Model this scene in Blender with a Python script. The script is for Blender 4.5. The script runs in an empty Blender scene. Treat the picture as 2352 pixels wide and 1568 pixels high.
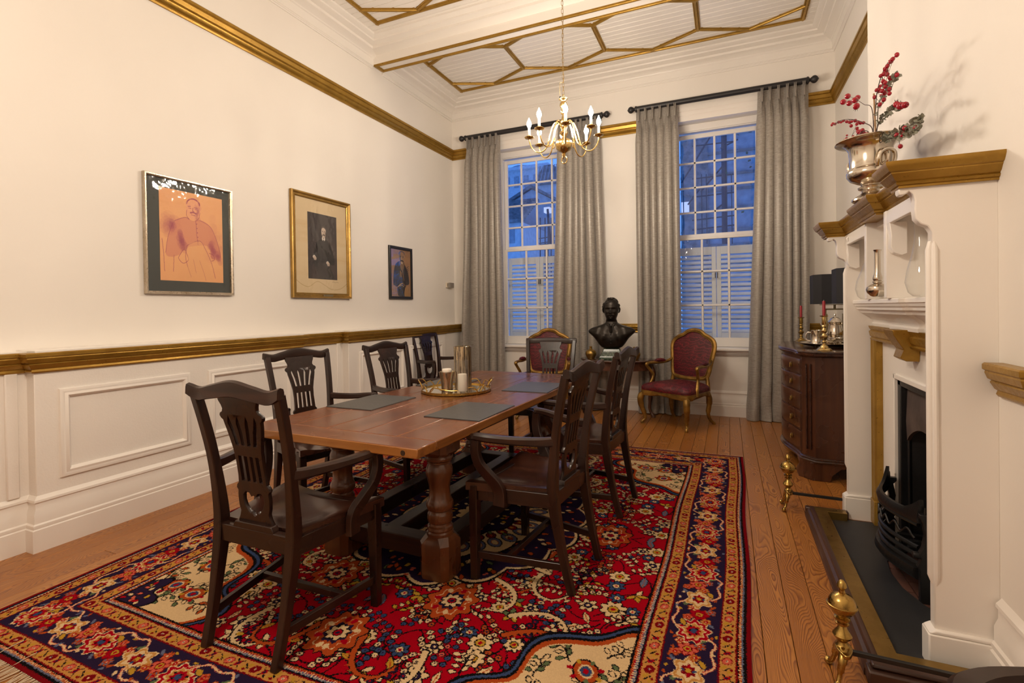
import bpy, bmesh, math, random
import numpy as np
from mathutils import Vector, Matrix, Euler
PI = math.pi
random.seed(7)
S = bpy.context.scene
COL = S.collection

# ------------------------------------------------------------------ camera
cam_d = bpy.data.cameras.new('camera')
cam = bpy.data.objects.new('camera', cam_d); COL.objects.link(cam)
YAW, PITCH, ROLL, FPX, CYP, CAMH = 0.4075974, -0.0088832, -0.0145161, 1147.503, 720.806, 1.3
_sy, _cy, _sp, _cp = math.sin(YAW), math.cos(YAW), math.sin(PITCH), math.cos(PITCH)
cF = Vector((-_sy*_cp, _cy*_cp, _sp)); _r = Vector((_cy, _sy, 0)); _u = _r.cross(cF)
cR = _r*math.cos(ROLL) + _u*math.sin(ROLL); cU = -_r*math.sin(ROLL) + _u*math.cos(ROLL)
cam.matrix_world = Matrix(((cR.x, cU.x, -cF.x, 0), (cR.y, cU.y, -cF.y, 0), (cR.z, cU.z, -cF.z, CAMH), (0, 0, 0, 1)))
cam_d.sensor_width = 36.0; cam_d.lens = FPX/2352*36.0
cam_d.shift_y = -(784-CYP)/2352.0; cam_d.clip_start = 0.05; cam_d.clip_end = 300
S.camera = cam

def _ray(px, py):
    return cR*((px-1176)/FPX) - cU*((py-CYP)/FPX) + cF
def aty(px, py, Y):
    d = _ray(px, py); return Vector((0, 0, CAMH)) + d*(Y/d.y)
def atx(px, py, X):
    d = _ray(px, py); return Vector((0, 0, CAMH)) + d*(X/d.x)
def atz(px, py, Z):
    d = _ray(px, py); return Vector((0, 0, CAMH)) + d*((Z-CAMH)/d.z)

# ------------------------------------------------------------------ world, lamps, exposure
W = bpy.data.worlds.new('dusk'); S.world = W; W.use_nodes = True
nt = W.node_tree; nt.nodes.clear()
_o = nt.nodes.new('ShaderNodeOutputWorld'); _b = nt.nodes.new('ShaderNodeBackground')
_tc = nt.nodes.new('ShaderNodeTexCoord'); _sx = nt.nodes.new('ShaderNodeSeparateXYZ'); _cr = nt.nodes.new('ShaderNodeValToRGB')
nt.links.new(_tc.outputs['Generated'], _sx.inputs[0]); nt.links.new(_sx.outputs['Z'], _cr.inputs[0])
_cr.color_ramp.elements[0].position = 0.0; _cr.color_ramp.elements[0].color = (0.13, 0.34, 0.95, 1)
_cr.color_ramp.elements[1].position = 0.7; _cr.color_ramp.elements[1].color = (0.05, 0.17, 0.62, 1)
nt.links.new(_cr.outputs[0], _b.inputs[0]); _b.inputs[1].default_value = 1.5
nt.links.new(_b.outputs[0], _o.inputs[0])

BULB_E = 530.0                       # radiance of the chandelier bulbs
WARM = (1.0, 0.855, 0.69)
def point_lamp(name, loc, power, radius):
    l = bpy.data.lights.new(name, 'POINT'); l.energy = power; l.color = WARM; l.shadow_soft_size = radius
    o = bpy.data.objects.new(name, l); COL.objects.link(o); o.location = loc
    return o
# the room's second chandelier hangs above and behind the camera, out of the picture
point_lamp('near_chandelier_light', (-1.27, 0.75, 2.62), 112, 0.22)

S.view_settings.view_transform = 'Standard'; S.view_settings.look = 'None'
S.view_settings.gamma = 1.0; S.view_settings.use_curve_mapping = False
S.view_settings.exposure = 0.12
try:
    S.cycles.max_bounces = 10; S.cycles.diffuse_bounces = 6; S.cycles.glossy_bounces = 5
    S.cycles.transmission_bounces = 8; S.cycles.transparent_max_bounces = 12
    S.cycles.sample_clamp_indirect = 6.0; S.cycles.caustics_reflective = False; S.cycles.caustics_refractive = False
    S.cycles.use_denoising = True
except Exception:
    pass

# ------------------------------------------------------------------ mesh helpers
class MB:
    def __init__(s): s.v = []; s.f = []; s.uv = None
    def add(s, vs, fs, M=None):
        b = len(s.v)
        for p in vs:
            p = Vector(p)
            s.v.append(tuple(M @ p) if M is not None else tuple(p))
        s.f += [tuple(i+b for i in f) for f in fs]
        return s
    def box(s, x0, x1, y0, y1, z0, z1, M=None):
        vs = [(x, y, z) for z in (z0, z1) for y in (y0, y1) for x in (x0, x1)]
        return s.add(vs, [(0, 2, 3, 1), (4, 5, 7, 6), (0, 1, 5, 4), (2, 6, 7, 3), (0, 4, 6, 2), (1, 3, 7, 5)], M)
    def loft(s, rings, closed=True, caps=True, loop=False, M=None):
        n = len(rings[0]); vs = [p for r in rings for p in r]; fs = []
        k = len(rings)
        for i in range(k if loop else k-1):
            a, b = i*n, ((i+1) % k)*n
            for j in range(n if closed else n-1):
                j2 = (j+1) % n
                fs.append((a+j, a+j2, b+j2, b+j))
        if caps and closed and not loop:
            fs.append(tuple(range(n-1, -1, -1))); fs.append(tuple((k-1)*n+j for j in range(n)))
        return s.add(vs, fs, M)
    def lathe(s, prof, n=24, M=None, c=(0, 0)):
        rings = []
        for r, z in prof:
            rings.append([(c[0]+max(r, 1e-4)*math.cos(2*PI*j/n), c[1]+max(r, 1e-4)*math.sin(2*PI*j/n), z) for j in range(n)])
        return s.loft(rings, True, True, False, M)
    def tube(s, pts, r, n=8, M=None, loop=False, sx=1.0, caps=True, up=None):
        pts = [Vector(p) for p in pts]; k = len(pts); rings = []
        rr = r if isinstance(r, (list, tuple)) else [r]*k
        nrm = None
        for i, p in enumerate(pts):
            if loop: t = pts[(i+1) % k]-pts[i-1]
            else: t = pts[min(i+1, k-1)]-pts[max(i-1, 0)]
            t.normalize()
            if nrm is None:
                a = Vector(up) if up is not None else (Vector((0, 0, 1)) if abs(t.z) < .9 else Vector((0, 1, 0)))
                nrm = (a - t*a.dot(t)).normalized()
            else:
                nrm = (nrm - t*nrm.dot(t))
                nrm = nrm.normalized() if nrm.length > 1e-6 else Vector((1, 0, 0))
            b = t.cross(nrm)
            q = rr[i]
            a_, b_ = (q if isinstance(q, (tuple, list)) else (q, q*sx))
            rings.append([tuple(p + nrm*(a_*math.cos(2*PI*j/n)) + b*(b_*math.sin(2*PI*j/n))) for j in range(n)])
        return s.loft(rings, True, caps, loop, M)
    def bar(s, pts, w, h, M=None, side=(1, 0, 0), c=0.18):
        """rectangular bar with eased corners through pts; side = direction of its width; w, h scalars or lists (full sizes)"""
        pts = [Vector(p) for p in pts]; k = len(pts); rings = []
        for i, p in enumerate(pts):
            t = (pts[min(i+1, k-1)]-pts[max(i-1, 0)]).normalized()
            sd = Vector(side); sd = (sd - t*sd.dot(t)).normalized(); b = t.cross(sd)
            a_ = (w[i] if isinstance(w, (list, tuple)) else w)/2; b_ = (h[i] if isinstance(h, (list, tuple)) else h)/2
            e = min(a_, b_)*c*2*.5
            q = [(a_-e, b_), (a_, b_-e), (a_, -b_+e), (a_-e, -b_), (-a_+e, -b_), (-a_, -b_+e), (-a_, b_-e), (-a_+e, b_)]
            rings.append([tuple(p+sd*x+b*y) for x, y in q])
        return s.loft(rings, True, True, False, M)
    def prism(s, poly, axis, d0, d1, M=None):
        """extrude a 2-D polygon along axis ('x': poly is (y,z); 'y': (x,z); 'z': (x,y))"""
        def P(a, b, d): return {'x': (d, a, b), 'y': (a, d, b), 'z': (a, b, d)}[axis]
        n = len(poly)
        vs = [P(a, b, d0) for a, b in poly] + [P(a, b, d1) for a, b in poly]
        fs = [(j, (j+1) % n, n+(j+1) % n, n+j) for j in range(n)]
        fs += [tuple(range(n-1, -1, -1)), tuple(range(n, 2*n))]
        return s.add(vs, fs, M)
    def sweep(s, prof, path, loop=False, M=None):
        """moulding: prof = [(outward, z)], path = [(x, y)] base line; outward is to the RIGHT of the walking direction"""
        k = len(path); rings = []
        P = [Vector((p[0], p[1])) for p in path]
        for i in range(k):
            if loop or 0 < i < k-1:
                d0 = (P[i]-P[i-1]).normalized(); d1 = (P[(i+1) % k]-P[i]).normalized()
            elif i == 0: d0 = d1 = (P[1]-P[0]).normalized()
            else: d0 = d1 = (P[-1]-P[-2]).normalized()
            n0 = Vector((d0.y, -d0.x)); n1 = Vector((d1.y, -d1.x))
            m = n0+n1; m = m/max(m.dot(n0), 1e-6) if m.length > 1e-6 else n0
            rings.append([(P[i].x+m.x*o, P[i].y+m.y*o, z) for o, z in prof])
        return s.loft(rings, True, True, loop, M)
    def grid(s, fn, nu, nv, uv=False, M=None):
        vs = []; fs = []; b = len(s.v)
        for i in range(nu+1):
            for j in range(nv+1): vs.append(fn(i/nu, j/nv))
        for i in range(nu):
            for j in range(nv):
                a = i*(nv+1)+j; fs.append((a, a+nv+1, a+nv+2, a+1))
        s.add(vs, fs, M)
        if uv:
            s.uv = s.uv or {}
            for i in range(nu+1):
                for j in range(nv+1): s.uv[b+i*(nv+1)+j] = (i/nu, j/nv)
        return s
    def mesh(s, name, mat=None, ang=38, fix=True, off=None):
        me = bpy.data.meshes.new(name)
        vs = s.v if off is None else [(p[0]-off[0], p[1]-off[1], p[2]-off[2]) for p in s.v]
        me.from_pydata(vs, [], s.f)
        if s.uv:
            ul = me.uv_layers.new(name='UVMap')
            for l in me.loops: ul.data[l.index].uv = s.uv.get(l.vertex_index, (0, 0))
        if fix:
            bm = bmesh.new(); bm.from_mesh(me)
            bmesh.ops.recalc_face_normals(bm, faces=bm.faces)
            bm.to_mesh(me); bm.free()
        for p in me.polygons: p.use_smooth = True
        try: me.set_sharp_from_angle(angle=math.radians(ang))
        except Exception: pass
        if mat is not None: me.materials.append(mat)
        return me
    def build(s, name, mat, parent=None, off=None, bevel=0, ang=38, fix=True, seg=2):
        o = bpy.data.objects.new(name, s.mesh(name, mat, ang, fix, off)); COL.objects.link(o)
        if parent is not None: o.parent = parent
        elif off is not None: o.location = off
        if bevel:
            m = o.modifiers.new('bevel', 'BEVEL'); m.width = bevel; m.segments = seg; m.limit_method = 'ANGLE'; m.angle_limit = math.radians(40)
        return o

def tag(o, label=None, cat=None, group=None, kind=None):
    if label: o['label'] = label
    if cat: o['category'] = cat
    if group: o['group'] = group
    if kind: o['kind'] = kind
    return o
def thing(name, label, cat, loc=(0, 0, 0), rz=0.0, group=None):
    o = bpy.data.objects.new(name, None); COL.objects.link(o)
    o.location = loc; o.rotation_euler = (0, 0, rz); o.empty_display_size = .1
    return tag(o, label, cat, group)
def struct(o): o['kind'] = 'structure'; return o
def inst(me, name, parent=None, M=None, loc=None, rot=None):
    o = bpy.data.objects.new(name, me); COL.objects.link(o)
    if parent is not None: o.parent = parent
    if M is not None: o.matrix_local = M
    if loc is not None: o.location = loc
    if rot is not None: o.rotation_euler = rot
    return o
def kids(o): return [c for c in bpy.data.objects if c.parent is o]
def copy_tree(o, table, parent=None):
    c = o.copy(); COL.objects.link(c)
    if parent is not None: c.parent = parent
    for ch in table.get(o.name, []): copy_tree(ch, table, c)
    return c
def child_table():
    t = {}
    for o in bpy.data.objects:
        if o.parent is not None: t.setdefault(o.parent.name, []).append(o)
    return t
def curve_mesh(splines, depth, bevel=0.0, res=1):
    """filled 2-D outline with holes -> mesh in XY, thickness along Z"""
    cu = bpy.data.curves.new('outline', 'CURVE'); cu.dimensions = '2D'; cu.fill_mode = 'BOTH'
    cu.extrude = depth/2-bevel; cu.bevel_depth = bevel; cu.bevel_resolution = res; cu.offset = -bevel
    for pts in splines:
        sp = cu.splines.new('POLY'); sp.points.add(len(pts)-1)
        for i, p in enumerate(pts): sp.points[i].co = (p[0], p[1], 0, 1)
        sp.use_cyclic_u = True
    ob = bpy.data.objects.new('outline', cu); COL.objects.link(ob)
    me = bpy.data.meshes.new_from_object(ob.evaluated_get(bpy.context.evaluated_depsgraph_get()))
    bpy.data.objects.remove(ob); bpy.data.curves.remove(cu)
    for p in me.polygons: p.use_smooth = True
    try: me.set_sharp_from_angle(angle=math.radians(35))
    except Exception: pass
    return me
def catmull(pts, n=8, loop=False):
    P = [np.array(p, float) for p in pts]; out = []; k = len(P)
    for i in range(k if loop else k-1):
        if loop: a, b, c, d = P[i-1], P[i], P[(i+1) % k], P[(i+2) % k]
        else: a, b, c, d = P[max(i-1, 0)], P[i], P[i+1], P[min(i+2, k-1)]
        for j in range(n):
            t = j/n
            out.append(tuple(.5*((2*b)+(-a+c)*t+(2*a-5*b+4*c-d)*t*t+(-a+3*b-3*c+d)*t**3)))
    if not loop: out.append(tuple(P[-1]))
    return out
def lerp(a, b, t): return a+(b-a)*t
# ------------------------------------------------------------------ materials
class NT:
    def __init__(s, name):
        s.m = bpy.data.materials.new(name); s.m.use_nodes = True; s.t = s.m.node_tree; s.t.nodes.clear()
        s.out = s.t.nodes.new('ShaderNodeOutputMaterial'); s.b = s.t.nodes.new('ShaderNodeBsdfPrincipled')
        s.t.links.new(s.b.outputs[0], s.out.inputs[0])
    def n(s, typ, ins=None, **pr):
        nd = s.t.nodes.new('ShaderNode'+typ)
        for k, v in pr.items(): setattr(nd, k, v)
        for k, v in (ins or {}).items(): s.set(nd.inputs[k], v)
        return nd
    def set(s, sock, v):
        if isinstance(v, bpy.types.NodeSocket): s.t.links.new(v, sock)
        else:
            if isinstance(v, tuple) and len(v) == 3 and sock.type == 'RGBA': v = v+(1,)
            sock.default_value = v
    def p(s, **kw):
        for k, v in kw.items(): s.set(s.b.inputs[k.replace('_', ' ')], v)
        return s
    def coord(s, which='Object', scale=(1, 1, 1)):
        c = s.n('TexCoord').outputs[which]
        return s.n('Mapping', {'Vector': c, 'Scale': scale}).outputs[0]
    def noise(s, vec, scale, detail=3, rough=.5, dist=0.0):
        return s.n('TexNoise', {'Vector': vec, 'Scale': scale, 'Detail': detail, 'Roughness': rough, 'Distortion': dist})
    def ramp(s, fac, stops, interp='LINEAR'):
        r = s.n('ValToRGB', {'Fac': fac}); e = r.color_ramp.elements; r.color_ramp.interpolation = interp
        while len(e) < len(stops): e.new(.5)
        for i, (p, c) in enumerate(stops):
            e[i].position = p; e[i].color = (c if len(c) == 4 else c+(1,)) if isinstance(c, tuple) else (c, c, c, 1)
        return r.outputs[0]
    def math(s, op, a, b=0.0, c=None):
        nd = s.n('Math', operation=op); s.set(nd.inputs[0], a); s.set(nd.inputs[1], b)
        if c is not None: s.set(nd.inputs[2], c)
        return nd.outputs[0]
    def mix(s, f, a, b, mode='MIX'):
        nd = s.n('Mix', data_type='RGBA', blend_type=mode); s.set(nd.inputs[0], f); s.set(nd.inputs[6], a); s.set(nd.inputs[7], b)
        return nd.outputs[2]
    def bump(s, h, strength=.2, dist=.01):
        s.set(s.b.inputs['Normal'], s.n('Bump', {'Height': h, 'Strength': strength, 'Distance': dist}).outputs[0]); return s
    def obj_rand(s): return s.n('ObjectInfo').outputs['Random']

def simple(name, col, rough=.5, metal=0.0, bump=None, var=0.0, **kw):
    a = NT(name); a.p(Roughness=rough, Metallic=metal, **kw)
    if var:
        nz = a.noise(a.coord(), kw.get('vs', 6.0) if 'vs' in kw else 6.0, 4)
        lo = tuple(c*(1-var) for c in col); hi = tuple(min(1, c*(1+var)) for c in col)
        a.p(Base_Color=a.ramp(nz.outputs[0], [(.3, lo), (.7, hi)]))
    else: a.p(Base_Color=col)
    if bump:
        nz = a.noise(a.coord(), bump[0], 3); a.bump(nz.outputs[0], bump[1], bump[2])
    return a.m

MAT = {}
def mk_paint(name, col, rough, bs, bstr):
    a = NT(name); v = a.coord('Object')
    n1 = a.noise(v, 1.3, 2); n2 = a.noise(v, bs, 4)
    lo = tuple(c*.965 for c in col)
    a.p(Base_Color=a.ramp(n1.outputs[0], [(.35, lo), (.65, col)]), Roughness=rough)
    a.bump(n2.outputs[0], bstr, .004)
    return a.m
MAT['wall'] = mk_paint('cream_wall_paint', (.83, .79, .735), .6, 55, .10)
MAT['dado'] = mk_paint('textured_dado_paint', (.83, .79, .74), .42, 95, .35)
MAT['trim'] = mk_paint('white_gloss_paint', (.84, .80, .75), .32, 30, .08)
MAT['ceil'] = mk_paint('white_ceiling_paint', (.83, .795, .745), .38, 40, .06)
MAT['sash'] = mk_paint('white_sash_paint', (.80, .77, .735), .35, 60, .18)
MAT['shutter'] = mk_paint('shutter_paint', (.74, .75, .70), .5, 60, .1)

def mk_gold(name, c0, c1, rough, metal, bs=60, bstr=.15):
    a = NT(name); v = a.coord('Object')
    n1 = a.noise(v, 9, 4, .6); n2 = a.noise(v, bs, 3)
    a.p(Base_Color=a.ramp(n1.outputs[0], [(.3, c0), (.7, c1)]), Metallic=metal, Roughness=a.ramp(n2.outputs[0], [(.3, rough*.8), (.7, rough*1.25)]))
    a.bump(n2.outputs[0], bstr, .003)
    return a.m
MAT['gilt'] = mk_gold('gold_paint', (.30, .165, .022), (.42, .245, .042), .34, .6, 70, .2)
MAT['giltframe'] = mk_gold('gilded_frame', (.30, .18, .05), (.46, .28, .075), .34, .75)
MAT['giltchair'] = mk_gold('gilded_chair_wood', (.12, .062, .012), (.40, .22, .045), .38, .6)
MAT['brass'] = mk_gold('polished_brass', (.62, .43, .16), (.76, .56, .24), .2, 1.0, 40, .04)
MAT['oldbrass'] = mk_gold('aged_brass', (.30, .185, .05), (.42, .27, .075), .34, .95, 40, .1)
MAT['silver'] = mk_gold('silver_plate', (.62, .55, .46), (.74, .68, .58), .16, 1.0, 30, .03)
MAT['champagne'] = mk_gold('champagne_metal', (.30, .25, .15), (.36, .30, .18), .38, .8, 30, .03)

def mk_wood(name, stops, rough, axis='Y', fine=1.0, spec=.5, coat=0.0, bstr=.05, rvar=.25):
    a = NT(name)
    sc = {'X': (1.2, 22, 22), 'Y': (22, 1.2, 22), 'Z': (22, 22, 1.2)}[axis]
    v = a.coord('Object', tuple(c*fine for c in sc))
    off = a.n('VectorMath', {0: v, 1: a.n('CombineXYZ', {0: a.math('MULTIPLY', a.obj_rand(), 31.0), 1: a.math('MULTIPLY', a.obj_rand(), 17.0)}).outputs[0]}, operation='ADD').outputs[0]
    n1 = a.noise(off, 1.0, 5, .55, .8)
    v2 = a.coord('Object'); n2 = a.noise(v2, 3.0, 3)
    f = a.math('MULTIPLY_ADD', n2.outputs[0], .35, a.math('MULTIPLY', n1.outputs[0], .65))
    a.p(Base_Color=a.ramp(f, stops), Roughness=a.ramp(n2.outputs[0], [(.3, rough*(1-rvar)), (.7, rough*(1+rvar))]))
    if coat: a.p(Coat_Weight=coat, Coat_Roughness=.12)
    a.bump(n1.outputs[0], bstr, .002)
    return a.m
_dk = [(.3, (.007, .003, .0025)), (.5, (.018, .0065, .004)), (.72, (.042, .0145, .0075))]
MAT['chairZ'] = mk_wood('dark_mahogany_upright', _dk, .3, 'Z')
MAT['chairX'] = mk_wood('dark_mahogany_cross', _dk, .3, 'X')
MAT['chairY'] = mk_wood('dark_mahogany_long', _dk, .3, 'Y')
MAT['seat'] = mk_wood('polished_mahogany_seat', [(.3, (.014, .005, .0035)), (.5, (.038, .012, .007)), (.72, (.070, .024, .012))], .24, 'Y', .8, coat=.2)
_tb = [(.28, (.055, .015, .006)), (.45, (.125, .037, .0125)), (.6, (.17, .053, .018)), (.78, (.22, .078, .027))]
MAT['tableY'] = mk_wood('oiled_hardwood_long', _tb, .25, 'Y', .9, coat=.08)
MAT['tableX'] = mk_wood('oiled_hardwood_cross', _tb, .25, 'X', .9, coat=.08)
MAT['tableEdge'] = mk_wood('table_edge_wood', [(.3, (.14, .048, .012)), (.55, (.30, .115, .026)), (.8, (.42, .19, .05))], .33, 'Y', 1.2, coat=.2)
MAT['tableEdgeX'] = mk_wood('table_edge_wood_cross', [(.3, (.14, .048, .012)), (.55, (.30, .115, .026)), (.8, (.42, .19, .05))], .33, 'X', 1.2, coat=.2)
MAT['tableLeg'] = mk_wood('turned_leg_wood', [(.3, (.045, .014, .006)), (.55, (.125, .042, .014)), (.8, (.22, .08, .025))], .28, 'Z', .7, coat=.3)
MAT['plug'] = simple('dark_wood_plug', (.03, .014, .007), .4)
MAT['commodeZ'] = mk_wood('commode_mahogany', [(.3, (.035, .012, .006)), (.5, (.072, .025, .012)), (.75, (.12, .045, .02))], .3, 'Z', .8, coat=.2)
MAT['commodeY'] = mk_wood('commode_mahogany_long', [(.3, (.022, .009, .006)), (.5, (.045, .017, .010)), (.75, (.085, .033, .018))], .22, 'Y', .8, coat=.4)
MAT['fenderwood'] = mk_wood('worn_fender_wood', [(.3, (.030, .013, .009)), (.55, (.065, .028, .017)), (.8, (.16, .085, .05))], .42, 'Y', 1.0)
MAT['fenderwoodX'] = mk_wood('worn_fender_wood_cross', [(.3, (.030, .013, .009)), (.55, (.065, .028, .017)), (.8, (.16, .085, .05))], .42, 'X', 1.0)

def mk_pine():
    a = NT('heart_pine_boards')
    v = a.coord('Object'); r = a.obj_rand()
    sep = a.n('SeparateXYZ', {0: v}); x, y = sep.outputs[0], sep.outputs[1]
    r2 = a.math('FRACT', a.math('MULTIPLY', r, 7.31)); r3 = a.math('FRACT', a.math('MULTIPLY', r, 13.7))
    seed = a.math('MULTIPLY', r, 57.0)
    lng = a.n('CombineXYZ', {0: a.math('MULTIPLY', x, 4.0), 1: a.math('MULTIPLY_ADD', y, 1.0, seed), 2: seed}).outputs[0]
    nlow = a.noise(lng, 1.15, 2, .5).outputs[0]
    nmid = a.noise(a.n('CombineXYZ', {0: a.math('MULTIPLY', x, 14.0), 1: a.math('MULTIPLY_ADD', y, 4.0, seed), 2: seed}).outputs[0], 1.0, 3, .6).outputs[0]
    cx = a.math('MULTIPLY_ADD', r2, .09, -.045)
    dx = a.math('SUBTRACT', x, cx)
    # distance of the sawn face from the pith wanders along the board: cathedral figure
    pith = a.math('MULTIPLY_ADD', nlow, .34, a.math('MULTIPLY_ADD', r3, .10, -.08))
    rad = a.math('SQRT', a.math('ADD', a.math('MULTIPLY', a.math('MULTIPLY', dx, dx), 1.6), a.math('MULTIPLY', pith, pith)))
    ring = a.math('MULTIPLY_ADD', rad, 165.0, a.math('MULTIPLY', nmid, 1.7))
    saw = a.math('FRACT', ring)
    late = a.ramp(saw, [(0.0, 0.0), (.38, .05), (.72, .75), (.9, 1.0), (.97, .25), (1.0, 0.0)])
    fine = a.noise(a.n('CombineXYZ', {0: a.math('MULTIPLY', x, 160.0), 1: a.math('MULTIPLY_ADD', y, 6.0, seed), 2: seed}).outputs[0], 1.0, 3).outputs[0]
    base = a.mix(r, (.37, .135, .022), (.47, .195, .040))
    dark = a.mix(r2, (.145, .036, .006), (.20, .056, .010))
    dens = a.noise(lng, .8, 1).outputs[0]
    amt = a.math('MULTIPLY', late, a.ramp(dens, [(.3, .45), (.6, .95)]))
    c = a.mix(amt, base, dark)
    c = a.mix(a.math('MULTIPLY', a.ramp(fine, [(.35, 1.0), (.6, 0.0)]), .25), c, (.14, .045, .010))
    stain = a.noise(a.coord('Object'), 2.2, 3).outputs[0]
    c = a.mix(a.ramp(stain, [(.58, 0.0), (.85, .35)]), c, (.16, .06, .014))
    a.p(Base_Color=c, Roughness=a.ramp(fine, [(.3, .30), (.7, .42)]), Coat_Weight=.15, Coat_Roughness=.2)
    a.bump(a.math('ADD', amt, a.math('MULTIPLY', fine, .6)), .12, .0015)
    return a.m
MAT['pine'] = mk_pine()
MAT['dark'] = simple('shadow_gap', (.012, .007, .004), .9)

def mk_curtain():
    a = NT('slubbed_grey_silk')
    v = a.coord('UV')
    s1 = a.noise(a.n('Mapping', {'Vector': v, 'Scale': (40, 900, 1)}).outputs[0], 1.0, 3).outputs[0]
    s2 = a.noise(a.n('Mapping', {'Vector': v, 'Scale': (420, 60, 1)}).outputs[0], 1.0, 3).outputs[0]
    s3 = a.noise(a.n('Mapping', {'Vector': v, 'Scale': (12, 260, 1)}).outputs[0], 1.0, 4, .7).outputs[0]
    f = a.math('ADD', a.math('MULTIPLY', s1, .45), a.math('ADD', a.math('MULTIPLY', s2, .25), a.math('MULTIPLY', s3, .3)))
    a.p(Base_Color=a.ramp(f, [(.36, (.20, .178, .155)), (.5, (.31, .282, .25)), (.66, (.46, .425, .38))]), Roughness=.44, Metallic=.18,
        Sheen_Weight=.25, Sheen_Roughness=.4, Anisotropic=.3)
    a.bump(f, .3, .002)
    return a.m
MAT['curtain'] = mk_curtain()
MAT['rod'] = simple('matt_black_rod', (.016, .015, .017), .45, 0.0, (60, .05, .002))
MAT['iron'] = simple('black_cast_iron', (.012, .012, .013), .38, .3, (70, .3, .003), .3)
MAT['blackmetal'] = simple('black_painted_bar', (.012, .012, .012), .4)
MAT['slab'] = simple('black_slate_hearth', (.014, .0145, .016), .5, 0, (120, .12, .002), .25)
MAT['soot'] = simple('sooted_hood', (.075, .055, .048), .6, .1, (18, .35, .006), .4)
MAT['brick'] = simple('firebrick', (.075, .028, .018), .7, 0, (50, .3, .004), .4)
MAT['bronze'] = simple('dark_bronze', (.030, .025, .021), .36, .75, (35, .15, .003), .35)
MAT['waxwhite'] = simple('white_wax', (.80, .74, .64), .42, 0, None, 0, Subsurface_Weight=.15)
MAT['waxred'] = simple('red_wax', (.30, .010, .018), .35)
MAT['shade'] = simple('black_lamp_shade', (.0085, .0085, .012), .65, 0, (300, .1, .001))
MAT['mat'] = None
MAT['plastic'] = simple('cream_plastic', (.62, .55, .44), .45)
MAT['greyplastic'] = simple('grey_plastic', (.24, .215, .19), .5)
MAT['mirror'] = simple('tray_mirror', (.86, .84, .80), .03, 1.0)

def mk_glass(name, col=(1, 1, 1), rough=0.0, f0=.055, wob=0.0, tint=1.0):
    a = NT(name); a.t.nodes.remove(a.b)
    tr = a.n('BsdfTransparent', {0: tuple(c*tint for c in col)}); gl = a.n('BsdfGlossy', {'Roughness': rough})
    lw = a.n('LayerWeight', {0: .35})
    if wob:
        nz = a.noise(a.coord(), 9.0, 2); bp = a.n('Bump', {'Height': nz.outputs[0], 'Strength': wob, 'Distance': .02})
        a.t.links.new(bp.outputs[0], gl.inputs['Normal'])
    f = a.math('MULTIPLY_ADD', a.math('POWER', lw.outputs['Facing'], 2.2), .75, f0)
    mx = a.n('MixShader', {0: f, 1: tr.outputs[0], 2: gl.outputs[0]})
    a.t.links.new(mx.outputs[0], a.out.inputs[0])
    return a.m
MAT['pane'] = mk_glass('old_window_glass', (.97, .98, 1.0), .02, .035, .25)
MAT['pictureglass'] = mk_glass('picture_glass', (1, 1, 1), .03, .012, .12)
MAT['clearglass'] = mk_glass('clear_glass', (.965, .97, .965), .0, .05)

def mk_mercury():
    a = NT('flecked_mercury_glass')
    v = a.coord('Object'); st = a.noise(a.n('Mapping', {'Vector': v, 'Scale': (70, 70, 7)}).outputs[0], 1.0, 3, .6).outputs[0]
    fl = a.noise(v, 190, 3, .7).outputs[0]
    f = a.math('ADD', a.math('MULTIPLY', st, .6), a.math('MULTIPLY', fl, .4))
    hole = a.ramp(f, [(.46, 0.0), (.52, 1.0)])
    c = a.ramp(st, [(.35, (.30, .19, .06)), (.5, (.62, .50, .30)), (.65, (.72, .64, .48))])
    a.p(Base_Color=c, Metallic=1.0, Roughness=.16)
    a.bump(fl, .25, .002)
    tr = a.n('BsdfTransparent', {0: (.75, .72, .66, 1)}); gl = a.n('BsdfGlossy', {'Roughness': .03})
    g2 = a.n('MixShader', {0: .18, 1: tr.outputs[0], 2: gl.outputs[0]})
    mx = a.n('MixShader', {0: hole, 1: g2.outputs[0], 2: a.b.outputs[0]})
    a.t.links.new(mx.outputs[0], a.out.inputs[0])
    return a.m
MAT['mercury'] = mk_mercury()

def mk_bulb():
    a = NT('lit_candle_bulb'); a.p(Base_Color=(1, .9, .75), Emission_Color=WARM, Emission_Strength=BULB_E); return a.m
MAT['bulb'] = mk_bulb()

def mk_damask():
    a = NT('crimson_damask')
    v = a.coord('Object')
    nz = a.noise(v, 13.0, 2, .5).outputs[1]
    vd = a.n('VectorMath', {0: v, 1: a.n('VectorMath', {0: nz, 1: (.09, .09, .09)}, operation='MULTIPLY').outputs[0]}, operation='ADD').outputs[0]
    vo = a.n('TexVoronoi', {'Vector': vd, 'Scale': 15.0}, feature='F1')
    d = vo.outputs['Distance']
    ringm = a.ramp(d, [(.16, 1.0), (.20, 0.0), (.30, 0.0), (.33, .9), (.37, 0.0), (.50, 0.0), (.53, .8), (.56, 0.0)])
    wv = a.n('TexWave', {'Vector': vd, 'Scale': 9.0, 'Distortion': 5.0, 'Detail': 1.5, 'Detail Scale': 1.2}, wave_type='RINGS')
    vine = a.ramp(wv.outputs[1], [(.80, 0.0), (.88, .7)])
    m = a.math('MAXIMUM', ringm, vine)
    a.p(Base_Color=a.mix(m, (.055, .003, .006), (.16, .004, .012)), Roughness=a.ramp(m, [(0, .62), (1, .40)]))
    a.bump(m, .25, .002)
    return a.m
MAT['damask'] = mk_damask()

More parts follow.
